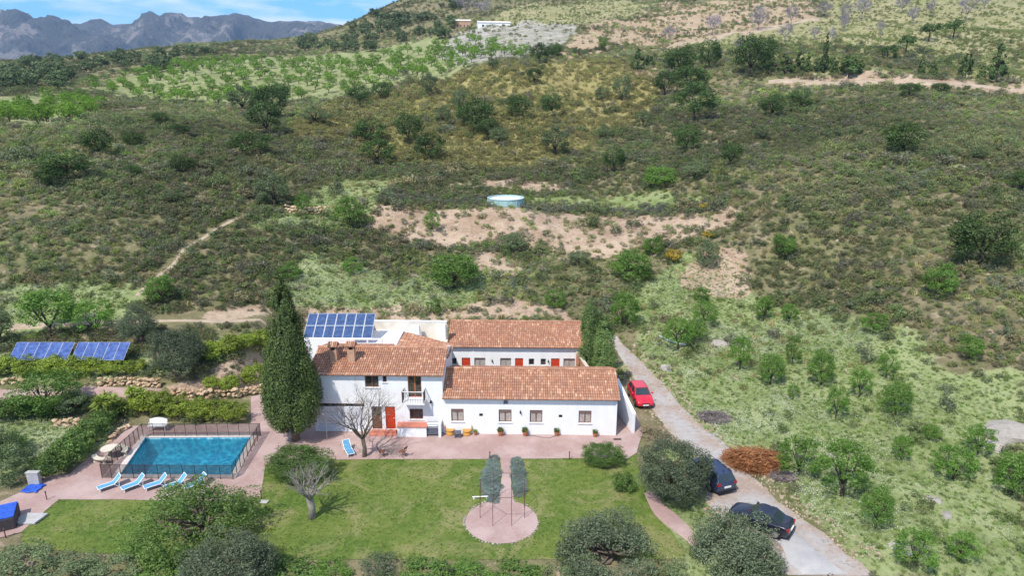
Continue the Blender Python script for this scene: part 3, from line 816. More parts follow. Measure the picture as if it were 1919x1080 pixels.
def wall_shell(mb, x0, x1, y0, y1, h, openings, ridge=None, depth=0.22, zb=-0.5):
    """front wall (facing -y) with true openings, plain other walls, gables when ridge=(y, z)"""
    xs = sorted(set([x0, x1] + [a for o in openings for a in o[:2]])); zs = sorted(set([zb, h] + [a for o in openings for a in o[2:4]]))
    for i in range(len(xs)-1):
        for k in range(len(zs)-1):
            cx, cz = (xs[i]+xs[i+1])/2, (zs[k]+zs[k+1])/2
            if any(o[0] < cx < o[1] and o[2] < cz < o[3] for o in openings): continue
            mb.quad((xs[i],y0,zs[k]),(xs[i+1],y0,zs[k]),(xs[i+1],y0,zs[k+1]),(xs[i],y0,zs[k+1]))
    for a, b, c, d in [o[:4] for o in openings]:
        yb = y0 + depth
        mb.quad((a,y0,c),(a,y0,d),(a,yb,d),(a,yb,c)); mb.quad((b,y0,d),(b,y0,c),(b,yb,c),(b,yb,d))
        mb.quad((a,y0,d),(b,y0,d),(b,yb,d),(a,yb,d)); mb.quad((b,y0,c),(a,y0,c),(a,yb,c),(b,yb,c))
    mb.quad((x1,y1,zb),(x0,y1,zb),(x0,y1,h),(x1,y1,h))
    for x in (x0, x1):
        if ridge: mb.add([(x,y0,zb),(x,y1,zb),(x,y1,h),(x,ridge[0],ridge[1]),(x,y0,h)], [(0,1,2,3,4)])
        else: mb.quad((x,y0,zb),(x,y1,zb),(x,y1,h),(x,y0,h))
    return mb

def tiled_slope(parent, e0, e1, r0, r1, seed=0, name='roof', pw=0.185, pl=0.32):
    """one roof slope: a bed plus rows of barrel tiles; e = eave ends, r = ridge ends"""
    e0, e1, r0, r1 = map(Vector, (e0, e1, r0, r1)); rd = random.Random(seed)
    bed = MB(); nrm = (e1-e0).cross(r0-e0).normalized()
    if nrm.z < 0: nrm = -nrm
    th = nrm*0.07
    bed.add([e0, e1, r1, r0, e0-th, e1-th, r1-th, r0-th], [(0,1,2,3),(7,6,5,4),(0,4,5,1),(1,5,6,2),(2,6,7,3),(3,7,4,0)])
    o = bed.build(name, MATS['tile_bed'], parent)
    nc = max(1, int((e1-e0).length/pw)); nr = max(1, int((((r0+r1)/2)-((e0+e1)/2)).length/pl))
    vs, fs = [], []
    prof = [(math.cos(t), math.sin(t)) for t in np.linspace(math.pi*0.98, math.pi*0.02, 5)]
    for j in range(nr):
        for i in range(nc):
            a0 = (i+0.5)/nc; jit = rd.uniform(-0.014, 0.014)
            b0 = max(0, (j - 0.04 + rd.uniform(-0.03, 0.03))/nr); b1 = min(1.0, (j+1.10)/nr)
            p = e0.lerp(e1, a0).lerp(r0.lerp(r1, a0), b0); q = e0.lerp(e1, a0).lerp(r0.lerp(r1, a0), b1)
            ax = (e1-e0).normalized(); up = (q-p).normalized()
            if rd.random() < 0.006: continue
            if j == 0: p = p - up*0.06
            base = len(vs); w0 = pw*0.50; w1 = pw*0.40; lift = 0.025 + rd.uniform(-0.004, 0.012)
            for (pt, w, lf) in ((p, w0, lift), (q, w1, 0.0)):
                for cx, cz in prof: vs.append(tuple(pt + ax*(cx*w + jit) + nrm*(cz*w*0.75 + lf + 0.004)))
            for k in range(4): fs.append((base+k, base+k+1, base+6+k, base+5+k))
            fs.append((base, base+4, base+3, base+2, base+1)) 
    t = link('roof_tiles', new_mesh('roof_tiles', vs, fs, MATS['clay_tile']), o)
    t['kind'] = 'stuff'
    return o
def ridge_caps(parent, a, b, seed=0, n=None):
    a, b = Vector(a), Vector(b); L = (b-a).length; n = n or int(L/0.36); vs, fs = [], []; rd = random.Random(seed)
    d = (b-a).normalized(); s = d.cross(Vector((0,0,1))).normalized()
    for i in range(n):
        p, q = a.lerp(b, i/n), a.lerp(b, (i+1.08)/n); base = len(vs)
        for pt, w, lf in ((p, 0.14, 0.03), (q, 0.12, 0.0)):
            for t in np.linspace(math.pi, 0, 6): vs.append(tuple(pt + s*math.cos(t)*w*-1 + Vector((0,0,math.sin(t)*w*0.8 + lf - 0.02 + rd.uniform(-.004,.004)))))
        for k in range(5): fs.append((base+k, base+k+1, base+7+k, base+6+k))
    o = link('ridge_tiles', new_mesh('ridge_tiles', vs, fs, MATS['clay_tile']), parent); o['kind'] = 'stuff'
    return o

def window(parent, x0, x1, z0, z1, y, mat='brown_wood', cols=2, shutter=0.0, sill=True, curtain=False, bars=0):
    f = 0.06; mb = MB(); yi = y + 0.13
    mb.box(x0, x1, yi, yi+0.06, z0, z0+f); mb.box(x0, x1, yi, yi+0.06, z1-f, z1)
    mb.box(x0, x0+f, yi, yi+0.06, z0+f, z1-f); mb.box(x1-f, x1, yi, yi+0.06, z0+f, z1-f)
    for k in range(1, cols):
        xm = x0 + (x1-x0)*k/cols; mb.box(xm-f*0.8, xm+f*0.8, yi-0.004, yi+0.056, z0+f, z1-f)
    o = mb.build('window', MATS[mat], parent)
    for k in range(cols):
        a, b = x0 + (x1-x0)*k/cols + 0.02, x0 + (x1-x0)*(k+1)/cols - 0.02
        MB().box(a, b, yi+0.03, yi+0.045, z0+0.03, z1-0.03).build('pane', MATS['window_glass'], o)
    if curtain:
        mb = MB(); n = 10
        for k in range(n):
            a = x0 + (x1-x0)*k/n; b = x0 + (x1-x0)*(k+1)/n
            mb.box(a, b-0.01, yi+0.024 - 0.006*(k % 2), yi+0.027, z0+0.06, z1-0.06)
        mb.build('curtain', MATS['curtain'], o)
    if shutter:
        MB().box(x0+0.01, x1-0.01, yi-0.06, yi-0.002, z1-shutter, z1-0.003).build('shutter_box', MATS['shutter_box'], o)
    if sill:
        MB().box(x0-0.07, x1+0.07, y-0.07, y+0.12, z0-0.07, z0-0.004).build('sill', MATS['stone_sill'], o)
    if bars:
        mb = MB()
        for k in range(bars):
            xx = x0 + (x1-x0)*(k+0.5)/bars; mb.tube([(xx, y-0.02, z0), (xx, y-0.02, z1)], 0.012, 5)
        mb.build('grille', MATS['iron_dark'], o)
    return o
def door(parent, x0, x1, z0, z1, y, mat, panels=3, handle=True):
    yi = y + 0.10; o = MB().box(x0, x1, yi, yi+0.05, z0, z1).build('door', MATS[mat], parent)
    w = x1-x0; h = z1-z0
    for k in range(panels):
        a = z0 + h*(k+0.12)/panels; b = z0 + h*(k+0.88)/panels
        MB().box(x0+w*0.16, x1-w*0.16, yi-0.022, yi-0.003, a, b).build('door_panel', MATS[mat], o)
    if handle: MB().tube([(x1-0.09, yi-0.05, z0+h*0.48), (x1-0.2, yi-0.05, z0+h*0.48)], 0.014, 6).build('handle', MATS['steel_grey'], o)
    return o
def wall_lamp(parent, x, z, y):
    MB().lathe([(0.02, 0), (0.06, 0.04), (0.07, 0.2), (0.03, 0.26), (0.01, 0.3)], 8, (x, y-0.13)).box(x-0.02, x+0.02, y-0.12, y, 0.24, 0.28).build('wall_lamp', MATS['iron_dark'], parent, (0, 0, z))

# --- front single-storey wing
fw = house_root('front_wing', 0, 0, 'long white single-storey wing with clay roof and four brown windows')
W4 = [(0.66,1.70,1.17,2.32),(4.62,5.68,1.15,2.30),(7.20,8.24,1.13,2.28),(11.25,12.30,1.12,2.27)]
V2 = [(3.0,3.30,1.66,1.92),(9.60,9.90,1.62,1.88)]; NI = (5.02,5.38,2.78,3.16)
EV, RG, DP = 3.45, 4.62, 6.3
mb = wall_shell(MB(), 0, 14.4, 0, DP, EV, W4 + V2 + [NI], (DP/2, RG-0.1))
mb.build('wall', MATS['lime_wash'], fw)
for w in W4: window(fw, *w, 0.0, 'brown_wood', 2, 0.27, True, True)
for x0, x1, z0, z1 in V2:
    mb = MB().box(x0, x1, 0.16, 0.2, z0, z1)
    for k in range(4): mb.box(x0, x1, 0.04, 0.09, z0+0.02+k*0.065, z0+0.045+k*0.065)
    mb.build('vent_grille', MATS['iron_dark'], fw)
MB().box(NI[0], NI[1], 0.2, 0.24, NI[2], NI[3]).build('niche_back', MATS['grey_frame'], fw)
MB().tube([(NI[0]-0.03, -0.02, NI[2]), (NI[0]-0.03, -0.02, NI[3]-0.1), (NI[0]+0.06, -0.02, NI[3]+0.05), (NI[1]-0.06, -0.02, NI[3]+0.05), (NI[1]+0.03, -0.02, NI[3]-0.1), (NI[1]+0.03, -0.02, NI[2])], 0.035, 6).build('niche_arch', MATS['lime_wash'], fw)
wall_lamp(fw, 6.42, 1.98, 0)
MB().box(-0.05, 14.55, -0.16, -0.003, EV-0.10, EV+0.02).build('cornice', MATS['white_paint'], fw)
tiled_slope(fw, (-0.02, -0.34, EV-0.06), (14.62, -0.34, EV-0.06), (0.02, DP/2, RG), (14.58, DP/2, RG), 1)
tiled_slope(fw, (14.62, DP+0.3, EV-0.06), (-0.02, DP+0.3, EV-0.06), (14.58, DP/2, RG), (0.02, DP/2, RG), 2)
ridge_caps(fw, (0.0, DP/2, RG+0.05), (14.6, DP/2, RG+0.05), 3)
MB().tube([(14.35, -0.10, 0.1), (14.35, -0.10, EV-0.12)], 0.04, 6).build('downpipe', MATS['white_paint'], fw)

# --- two-storey main house
mh = house_root('main_house', 0, 0.18, 'two-storey white house with balcony, red front door and two chimneys')
ME, MR, MD = 5.38, 6.36, 6.6; XL = -10.9
OPN = [(-6.43,-5.30,4.10,5.18),(-4.95,-4.62,4.58,5.16),(-2.88,-1.76,3.22,5.12),(-2.84,-1.72,1.22,2.20),(-4.88,-4.05,0.30,2.38),(-6.02,-5.18,0.26,2.38),(-10.6,-6.6,0.12,2.62)]
wall_shell(MB(), XL, -0.02, 0, MD, ME, OPN, (MD/2, MR-0.1)).build('wall', MATS['lime_wash'], mh)
window(mh, *OPN[0], 0, 'brown_wood', 2, 0, True, False, 0)
window(mh, *OPN[1], 0, 'brown_wood', 1, 0, True)
window(mh, *OPN[3], 0, 'brown_wood', 3, 0, True, False, 0)
bd = window(mh, *OPN[2], 0, 'orange_wood', 2, 0, False); bd.name = 'balcony_door'
door(mh, *OPN[4], 0, 'red_door', 4); door(mh, *OPN[5], 0, 'brown_wood', 3)
MB().box(-6.0, -5.2, 0.07, 0.098, 1.55, 2.3).build('door_light', MATS['window_glass'], mh)
g = OPN[6]
gd = MB().box(g[0], g[1], 0.18, 0.2, g[2], 2.28).build('garage_door', MATS['garage_white'], mh)
for k in range(4):
    for q in range(2):
        MB().box(g[0]+0.04+q*1.99, g[0]+1.97+q*1.99, 0.135, 0.178, g[2]+0.02+k*0.535, g[2]+0.52+k*0.535).build('door_panel', MATS['garage_white'], gd)
MB().box(g[0]-0.05, g[1]+0.05, 0.2, 0.24, 2.2, 2.7).build('garage_gap_shade', MATS['dark_gap_shade'], mh)  # black sheet painted as the unlit inside above the door
MB().box(XL-0.1, 0.0, -0.15, -0.003, ME-0.10, ME+0.02).build('cornice', MATS['white_paint'], mh)
# door steps and balcony
MB().box(-6.2, -3.95, -0.75, -0.003, -0.1, 0.13).box(-6.1, -4.0, -0.38, -0.004, 0.131, 0.27).build('door_step', MATS['terracotta_top'], mh)
bl = MB().box(-3.27, -1.42, -0.92, -0.003, 2.98, 3.16).build('balcony', MATS['lime_wash'], mh)
for x in (-3.22, -1.47):
    MB().tube([(x, -0.88, 3.165), (x, -0.88, 4.15)], 0.05, 6).build('railing_post', MATS['iron_rust'], bl)
    for k in range(1, 6): MB().tube([(x, -0.88+0.16*k, 3.165), (x, -0.88+0.16*k, 4.1)], 0.016, 5).build('baluster', MATS['iron_dark'], bl)
rl = MB().tube([(-3.22, -0.02, 4.12), (-3.22, -0.88, 4.12), (-1.47, -0.88, 4.12), (-1.47, -0.02, 4.12)], 0.04, 6).build('handrail', MATS['stone_sill'], bl)
for k in range(13): MB().tube([(-3.22+0.135*k, -0.88, 3.16), (-3.22+0.135*k, -0.88, 4.1)], 0.012, 5).build('baluster', MATS['iron_dark'], bl)
# tiled masonry counter under the window
ct = MB().box(-3.75, -1.35, -0.85, -0.004, -0.1, 0.92).build('counter', MATS['lime_wash'], mh)
MB().box(-3.82, -1.28, -0.92, -0.003, 0.925, 1.0).build('counter_top', MATS['terracotta_top'], ct)
MB().box(-0.35, -0.14, -0.9, -0.003, -0.1, 1.3).build('fin_wall', MATS['lime_wash'], mh)
MB().lathe([(0.02,0),(0.09,0.05),(0.1,0.2),(0.05,0.3)], 8, (-1.0, -0.14)).build('wall_lamp', MATS['iron_dark'], mh, (0,0,2.75))
tiled_slope(mh, (XL-0.25, -0.34, ME-0.06), (0.12, -0.34, ME-0.06), (XL-0.22, MD/2, MR), (0.10, MD/2, MR), 5)
tiled_slope(mh, (-4.65, MD-0.9, ME+0.35), (XL-0.2, MD-0.9, ME+0.35), (-4.65, MD/2, MR), (XL-0.2, MD/2, MR), 6)
ridge_caps(mh, (XL-0.25, MD/2, MR+0.05), (0.10, MD/2, MR+0.05), 7)
# side roof falling to the right, behind the ridge
tiled_slope(mh, (0.10, MD/2+0.1, 5.42), (0.10, MD/2+4.4, 5.02), (-4.4, MD/2+0.1, MR+0.02), (-4.4, MD/2+4.4, MR-0.12), 8)
MB().box(-4.62, -4.42, MD/2+0.6, MD/2+4.5, 4.5, MR+0.10).build('parapet', MATS['lime_wash'], mh)
MB().box(-4.4, -0.05, MD-0.3, MD/2+4.35, -0.4, 4.9).build('wall', MATS['lime_wash'], mh)
for x, zz in ((-9.28, 0), (-7.78, 0.05)):
    c = MB().box(x-0.29, x+0.29, 1.25, 1.8, 5.6, 6.85+zz).build('chimney', MATS['tan_plaster_and_shade'], mh)
    for a in (-0.22, 0.22):
        for b in (1.32, 1.73): MB().box(x+a-0.06, x+a+0.06, b-0.06, b+0.06, 6.852+zz, 7.15+zz).build('chimney_pillar', MATS['tan_plaster_and_shade'], c)
    MB().box(x-0.17, x+0.17, 1.38, 1.68, 6.853+zz, 7.1+zz).build('flue', MATS['chimney_soot'], c)
    k = MB()
    k.add([(x-.40,1.12,7.152+zz),(x+.40,1.12,7.152+zz),(x+.40,1.93,7.152+zz),(x-.40,1.93,7.152+zz),(x-.36,1.52,7.46+zz),(x+.36,1.52,7.46+zz)],[(3,2,1,0),(0,1,5,4),(2,3,4,5),(1,2,5),(3,0,4)])
    cap = k.build('chimney_cap', MATS['tile_bed'], c)
    mb = MB()
    for q in range(5):
        xx = x-0.32+0.16*q
        mb.tube([(xx,1.10,7.19+zz),(xx,1.51,7.50+zz)],0.075,6); mb.tube([(xx,1.95,7.19+zz),(xx,1.53,7.50+zz)],0.075,6)
    t = mb.build('cap_tiles', MATS['clay_tile'], c)

# --- flat-roofed annex behind the main house
an = house_root('flat_roof_annex', 0, 0, 'cream flat-roofed annex with parapet wall behind the main house')
MB().box(-13.4, -4.75, 7.0, 12.0, -0.4, 4.95).build('wall', MATS['lime_wash'], an)
MB().box(-4.74, -0.9, 8.0, 12.0, -0.4, 4.0).build('wall', MATS['cream_wash'], an)
MB().box(-13.4, -1.0, 12.003, 12.25, -0.4, 5.82).build('parapet', MATS['cream_wash'], an)
MB().box(-13.45, -0.95, 11.98, 12.28, 5.823, 5.9).build('parapet_cap', MATS['white_paint'], an)
MB().box(-8.55, -8.3, 9.6, 12.0, 4.953, 5.8).build('parapet', MATS['tan_plaster_and_shade'], an)  # brown tone puts the shade of this side wall into its colour
MB().box(-13.2, -8.7, 5.9, 6.15, 4.4, 6.25).build('parapet', MATS['lime_wash'], an)
mb = MB().box(-8.7, -4.75, 5.9, 6.12, 6.15, 6.25).box(-8.7, -4.75, 5.9, 6.12, 4.9, 5.7)
for x in (-8.7, -7.5, -6.2, -4.95): mb.box(x, x+0.14, 5.905, 6.115, 5.701, 6.149)
mb.build('balustrade', MATS['white_paint'], an)
hb = MB(); hb.add([(-4.7,9.9,4.0),(-3.3,9.9,4.0),(-3.3,11.6,4.0),(-4.7,11.6,4.0),(-4.45,10.6,5.75),(-3.55,10.6,5.75),(-3.55,11.4,5.75),(-4.45,11.4,5.75)],[(0,1,5,4),(1,2,6,5),(2,3,7,6),(3,0,4,7),(4,5,6,7)])
hb.build('roof_hatch', MATS['white_paint'], an)
MB().box(-2.05, -1.1, 11.86, 11.99, 4.02, 5.6).build('roof_door', MATS['white_paint'], an)

# --- rear wing
rw = house_root('rear_wing', -0.72, 11.8, 'rear white wing with three red doors facing the inner courtyard')
RE, RR, RD = 3.45, 4.78, 7.2; RL = 13.3
D3 = [(1.17,2.02,0.05,2.16),(6.48,7.28,0.05,2.16),(10.05,10.9,0.05,2.16)]
WB = [(2.42,3.52,0.95,2.16),(5.0,6.08,0.95,2.16),(11.28,12.42,0.95,2.16)]
WS = [(0.12,0.66,1.42,2.12),(7.84,8.38,1.42,2.12),(9.02,9.54,1.42,2.12)]
wall_shell(MB(), 0, RL, 0, RD, RE, D3+WB+WS, (RD/2, RR-0.1)).build('wall', MATS['lime_wash'], rw)
for d in D3: door(rw, *d, 0, 'red_door', 3)
for w in WB: window(rw, *w, 0, 'grey_frame', 2, 0.16, True, True)
for w in WS: window(rw, *w, 0, 'grey_frame', 1, 0, True)
for x in (4.2, 9.78): wall_lamp(rw, x, 1.75, 0)
MB().box(-0.02, RL+0.02, -0.14, -0.003, RE-0.08, RE+0.02).build('cornice', MATS['white_paint'], rw)
tiled_slope(rw, (-0.25, -0.32, RE-0.05), (RL+0.2, -0.32, RE-0.05), (-0.25, RD/2, RR), (RL-0.1, RD/2, RR), 11)
tiled_slope(rw, (RL+0.2, RD+0.3, RE-0.05), (-0.25, RD+0.3, RE-0.05), (RL-0.1, RD/2, RR), (-0.25, RD/2, RR), 12)
ridge_caps(rw, (-0.25, RD/2, RR+0.05), (RL-0.1, RD/2, RR+0.05), 13)

# --- courtyard side wall and the slanting white wall beside the red car
cw = house_root('courtyard_wall', 12.75, 6.6, 'terracotta courtyard wall with pale coping between the two wings'); cw['category'] = 'wall'
MB().add([(0,-0.25,0),(0.22,-0.25,0),(0.22-1.0,5.1,0),(-1.0,5.1,0),(0.05,-.25,2.75),(0.27,-.25,2.75),(0.22-.95,5.1,2.85),(-.95,5.1,2.85)],[(0,1,5,4),(1,2,6,5),(2,3,7,6),(3,0,4,7),(4,5,6,7)]).build('wall_body', MATS['terracotta_wall'], cw)
MB().add([(0.0,-0.25,2.755),(0.32,-0.25,2.755),(0.27-.95,5.1,2.855),(-1.0,5.1,2.855),(0.0,-.25,2.85),(0.32,-.25,2.85),(0.27-.95,5.1,2.95),(-1.0,5.1,2.95)],[(3,2,1,0),(0,1,5,4),(1,2,6,5),(2,3,7,6),(3,0,4,7),(4,5,6,7)]).build('coping', MATS['pale_stone'], cw)
sw = house_root('slanting_wall', 14.75, 4.6, 'sloping white garden wall between the house end and the red car'); sw['category'] = 'wall'
A, B = at_z(1184, 813), Vector((9.25, 57.0, 0))
A.z = 0
c_, s_ = math.cos(-HROT), math.sin(-HROT)
def toloc(p, root): return root.matrix_basis.inverted() @ Vector(p)
a, b = toloc(A, sw), toloc(B, sw); dn = (b-a).normalized(); pn = Vector((dn.y, -dn.x, 0))*0.24
def wl4(z0a, z0b, z1a, z1b, off0, off1):
    q0, q1 = pn*off0, pn*off1
    return [a+q0+Vector((0,0,z0a)), b+q0+Vector((0,0,z0b)), b+q1+Vector((0,0,z0b)), a+q1+Vector((0,0,z0a)), a+q0+Vector((0,0,z1a)), b+q0+Vector((0,0,z1b)), b+q1+Vector((0,0,z1b)), a+q1+Vector((0,0,z1a))]
BX = [(3,2,1,0),(4,5,6,7),(0,1,5,4),(1,2,6,5),(2,3,7,6),(3,0,4,7)]
MB().add(wl4(-0.3,-0.3,1.75,2.95,0,1), BX).build('wall_body', MATS['lime_wash'], sw)
MB().add(wl4(1.755,2.955,1.83,3.03,-0.12,1.12), BX).build('coping', MATS['white_paint'], sw)

# ------------------------------------------------------------------ solar panels
def solar(name, label, loc, rz, cols, rows, pw, ph, tilt, mat, cat='solar panels', gap=0.03, legs=True):
    r = tag(empty(name, loc, rz), label, cat)
    T = R(tilt); u = Vector((0, math.cos(T), math.sin(T))); nv = Vector((0, -math.sin(T), math.cos(T)))
    for j in range(rows):
        for i in range(cols):
            p = Vector((i*(pw+gap), 0, 0)) + u*(j*(ph+gap))
            pa = MB().box(0, pw, 0, ph, 0, 0.04).build('panel', MATS['aluminium'], r, p, (T, 0, 0))
            fi = 0.03 if mat == 'solar_cells' else 0.016
            MB().box(fi, pw-fi, fi, ph-fi, 0.041, 0.046).build('cells', MATS[mat], pa)
    mb = MB(); L = cols*(pw+gap); H = rows*(ph+gap)
    for k in range(2): 
        q = u*(H*(0.2+0.6*k)) - nv*0.04
        mb.tube([q, q + Vector((L-gap, 0, 0))], 0.03, 5)
    mb.build('rail', MATS['aluminium'], r)
    if legs:
        for k in range(3):
            x = L*(0.05+0.44*k); top = u*(H*0.8) - nv*0.05 + Vector((x,0,0)); bt = u*(H*0.1)-nv*0.05+Vector((x,0,0))
            MB().tube([top, (top.x, top.y, -0.3)], 0.03, 5).tube([bt, (bt.x, bt.y, -0.3)], 0.03, 5).build('support_leg', MATS['steel_grey'], r)
    return r
sp = at_y(568, 634.5, 60.6)
solar('roof_solar_array', 'blue solar panels in white frames, two rows on the flat roof', sp, R(0), 7, 2, 0.885, 1.46, 33, 'solar_cells', legs=True)
for nm, u0, u1, lb in (('ground_solar_array', 15, 126, 'leftmost tilted bank of blue solar collectors behind the hedge'), ('ground_solar_array', 132, 232, 'right-hand tilted bank of blue solar collectors behind the hedge')):
    p0, p1 = at_y(u0, 676, 61.3), at_y(u1, 677, 61.3)
    solar(nm, lb, p0, 0, 5, 1, (p1.x-p0.x)/5-0.03, 2.05, 36, 'thermal_glass', legs=True)

# ------------------------------------------------------------------ swimming pool
pl = tag(empty('swimming_pool', (_cx, _cy, 0)), 'rectangular swimming pool of bright blue rippled water', 'pool')
q = [Vector((x-_cx, y-_cy, 0)) for x, y in POOLC]
def off(p, k): return Vector((p.x*k, p.y*k, p.z))
def inset(d):
    out = []
    for i in range(4):
        p = q[i]; a = (q[i-1]-p).normalized(); b = (q[(i+1) % 4]-p).normalized(); s = abs(a.cross(b).z)
        out.append(p - (a+b)*d/s)
    return out
mb = MB(); lo = [Vector((p.x, p.y, -1.5)) for p in q]; hi = [Vector((p.x, p.y, 0.05)) for p in q]
mb.add(lo + hi, [(0,1,2,3)] + [(i, i+4, (i+1) % 4 + 4, (i+1) % 4) for i in range(4)]).build('basin', MATS['pool_tile_caustics'], pl)
mb = MB(); n1 = 56
for i in range(n1+1):
    for j in range(n1+1):
        p = q[0].lerp(q[1], i/n1).lerp(q[3].lerp(q[2], i/n1), j/n1)
        mb.v.append((p.x*0.999, p.y*0.999, -0.09 + 0.012*math.sin(i*1.7+j*0.8)*math.sin(j*1.3-i*0.4)))
for i in range(n1):
    for j in range(n1): b0 = i*(n1+1)+j; mb.f.append((b0, b0+n1+1, b0+n1+2, b0+1))
mb.build('water', MATS['pool_water'], pl, smooth=True)
o4, i4_ = inset(0.42), inset(-0.04)
for i in range(4):
    a0, a1, b1, b0 = o4[i], o4[(i+1) % 4], i4_[(i+1) % 4], i4_[i]; n = 16 if i % 2 == 0 else 10
    for k in range(n):
        s0, s1 = (k+0.015)/n, (k+0.985)/n
        c = [a0.lerp(a1, s0), a0.lerp(a1, s1), b0.lerp(b1, s1), b0.lerp(b1, s0)]
        MB().add([Vector((p.x, p.y, 0.058)) for p in c] + [Vector((p.x, p.y, 0.10)) for p in c], BX).build('coping_stone', MATS['coping'], pl)
# pool fence
fe = tag(empty('pool_fence', (_cx, _cy, 0)), 'dark netting safety fence on posts around the pool', 'fence')
fl = [at_z(193,897), at_z(272,813.5), at_z(488,812), at_z(439,897), at_z(214,897)]
fl = [Vector((p.x-_cx, p.y-_cy, 0.06)) for p in fl]
fl = [at_z(u, v) for u, v in ((192,898),(212,873),(269,820),(489,819),(437,900),(228,899),(192,898))]
fl = [Vector((p.x-_cx, p.y-_cy, 0.06)) for p in fl]
cuts = [1, 7, 11, 8, 9, 2]; FH = 1.18
for i in range(len(fl)-1):
    for k in range(cuts[i]):
        a, b = fl[i].lerp(fl[i+1], k/cuts[i]), fl[i].lerp(fl[i+1], (k+1)/cuts[i])
        MB().tube([a, a + Vector((0,0,FH))], 0.028, 6).build('post', MATS['iron_dark'], fe)
        d = (b-a).normalized()*0.04
        pn_ = MB().quad(a+d+Vector((0,0,.05)), b-d+Vector((0,0,.05)), b-d+Vector((0,0,FH-.04)), a+d+Vector((0,0,FH-.04))).build('net_panel', MATS['fence_net'], fe)
        MB().tube([a+d*0.8+Vector((0,0,FH-.03)), b-d*0.8+Vector((0,0,FH-.03))], 0.018, 5).build('top_band', MATS['iron_dark'], pn_)

# ------------------------------------------------------------------ garden furniture
def lounger(loc, rz, label, group=None):
    r = tag(empty('sun_lounger', loc, rz), label, 'sun lounger', group)
    r.scale = (0.80, 0.86, 0.80)
    L, W, H = 1.35, 0.64, 0.36
    back = Vector((-0.62, 0, 0.62))
    mb = MB()
    for s in (-1, 1):
        y = s*W/2
        mb.tube([(1.30, y, H-0.03), (0.9, y, H), (0, y, H), (back.x, y, H+back.z)], 0.035, 6)
        mb.tube([(1.15, y, H), (1.22, y, 0.0)], 0.032, 6); mb.tube([(0.05, y, H), (-0.35, y, 0.0)], 0.032, 6)
        mb.tube([(-0.35, y, 0.02), (-0.42, y, H+0.42)], 0.025, 6)
    mb.tube([(1.30, -W/2, H-0.03), (1.30, W/2, H-0.03)], 0.03, 6); mb.tube([(back.x, -W/2, H+back.z), (back.x, W/2, H+back.z)], 0.03, 6)
    mb.tube([(-0.35, -W/2, 0.03), (-0.35, W/2, 0.03)], 0.025, 6)
    mb.build('frame', MATS['plastic_white'], r)
    w = W/2-0.02; mb = MB()
    pr = [(1.28, H+0.0), (0.9, H-0.01), (0.4, H-0.03), (0.0, H+0.01), (back.x*0.55, H+back.z*0.53), (back.x*1.02, H+back.z*1.02)]
    for k, (x, z) in enumerate(pr):
        mb.v += [(x, -w, z+0.02), (x, w, z+0.02), (x, w, z-0.005), (x, -w, z-0.005)]
        if k:
            b = 4*(k-1); mb.f += [(b, b+1, b+5, b+4), (b+3, b+7, b+6, b+2), (b+1, b+2, b+6, b+5), (b, b+4, b+7, b+3)]
    mb.f += [(3, 2, 1, 0), (20, 21, 22, 23)]
    mb.build('sling', MATS['sling_blue'], r)
    return r
LB = ['leftmost blue sun lounger by the pool fence', 'second blue sun lounger from the left by the pool', 'middle blue sun lounger half hidden behind the garden tree',
      'fourth blue sun lounger by the pool, behind the tree twigs', 'rightmost blue sun lounger in the row beside the pool']
for k, (u, v) in enumerate(((214,912),(258,912),(300,911),(337,911),(374,910))):
    p = at_z(u, v, 0.06); lounger(p, R(222 + 4*math.sin(k*2.1)), LB[k], 'sun loungers beside the pool')
lounger(at_z(652, 846, 0.06), R(-62), 'single blue sun lounger beside the bare tree on the terrace')
# round stone table with curved benches
st = at_z(192, 868, 0.06)
t = tag(empty('garden_table', st + Vector((0.15, 0.9, 0))), 'round pale stone table at the pool fence corner', 'table')
MB().lathe([(0.05,0.74),(0.62,0.74),(0.64,0.78),(0.62,0.82),(0.0,0.82)], 24).build('table_top', MATS['pale_stone'], t)
MB().lathe([(0.30,0),(0.28,0.08),(0.14,0.2),(0.13,0.55),(0.26,0.739)], 14).build('pedestal', MATS['pale_stone'], t)
def curved_bench(loc, rz, label):
    r = tag(empty('curved_bench', loc, rz), label, 'bench')
    mb = MB(); n = 12
    for k in range(n+1):
        a = R(-42 + 84*k/n)
        for rr, z in ((0.88,0.40),(1.26,0.40),(1.26,0.48),(0.88,0.48)): mb.v.append((rr*math.cos(a), rr*math.sin(a), z))
        if k:
            b = 4*(k-1); mb.f += [(b,b+4,b+5,b+1),(b+1,b+5,b+6,b+2),(b+2,b+6,b+7,b+3),(b+3,b+7,b+4,b)]
    mb.f += [(0,1,2,3),(4*n+3,4*n+2,4*n+1,4*n)]
    mb.build('seat', MATS['pale_stone'], r)
    for a in (-28, 28): MB().lathe([(0.17,0),(0.11,0.1),(0.11,0.3),(0.17,0.399)], 8, (1.07*math.cos(R(a)), 1.07*math.sin(R(a)))).build('leg', MATS['pale_stone'], r)
curved_bench(t.location, R(-112), 'curved pale stone bench in front of the round table')
curved_bench(t.location, R(40), 'curved pale stone bench behind the round table')
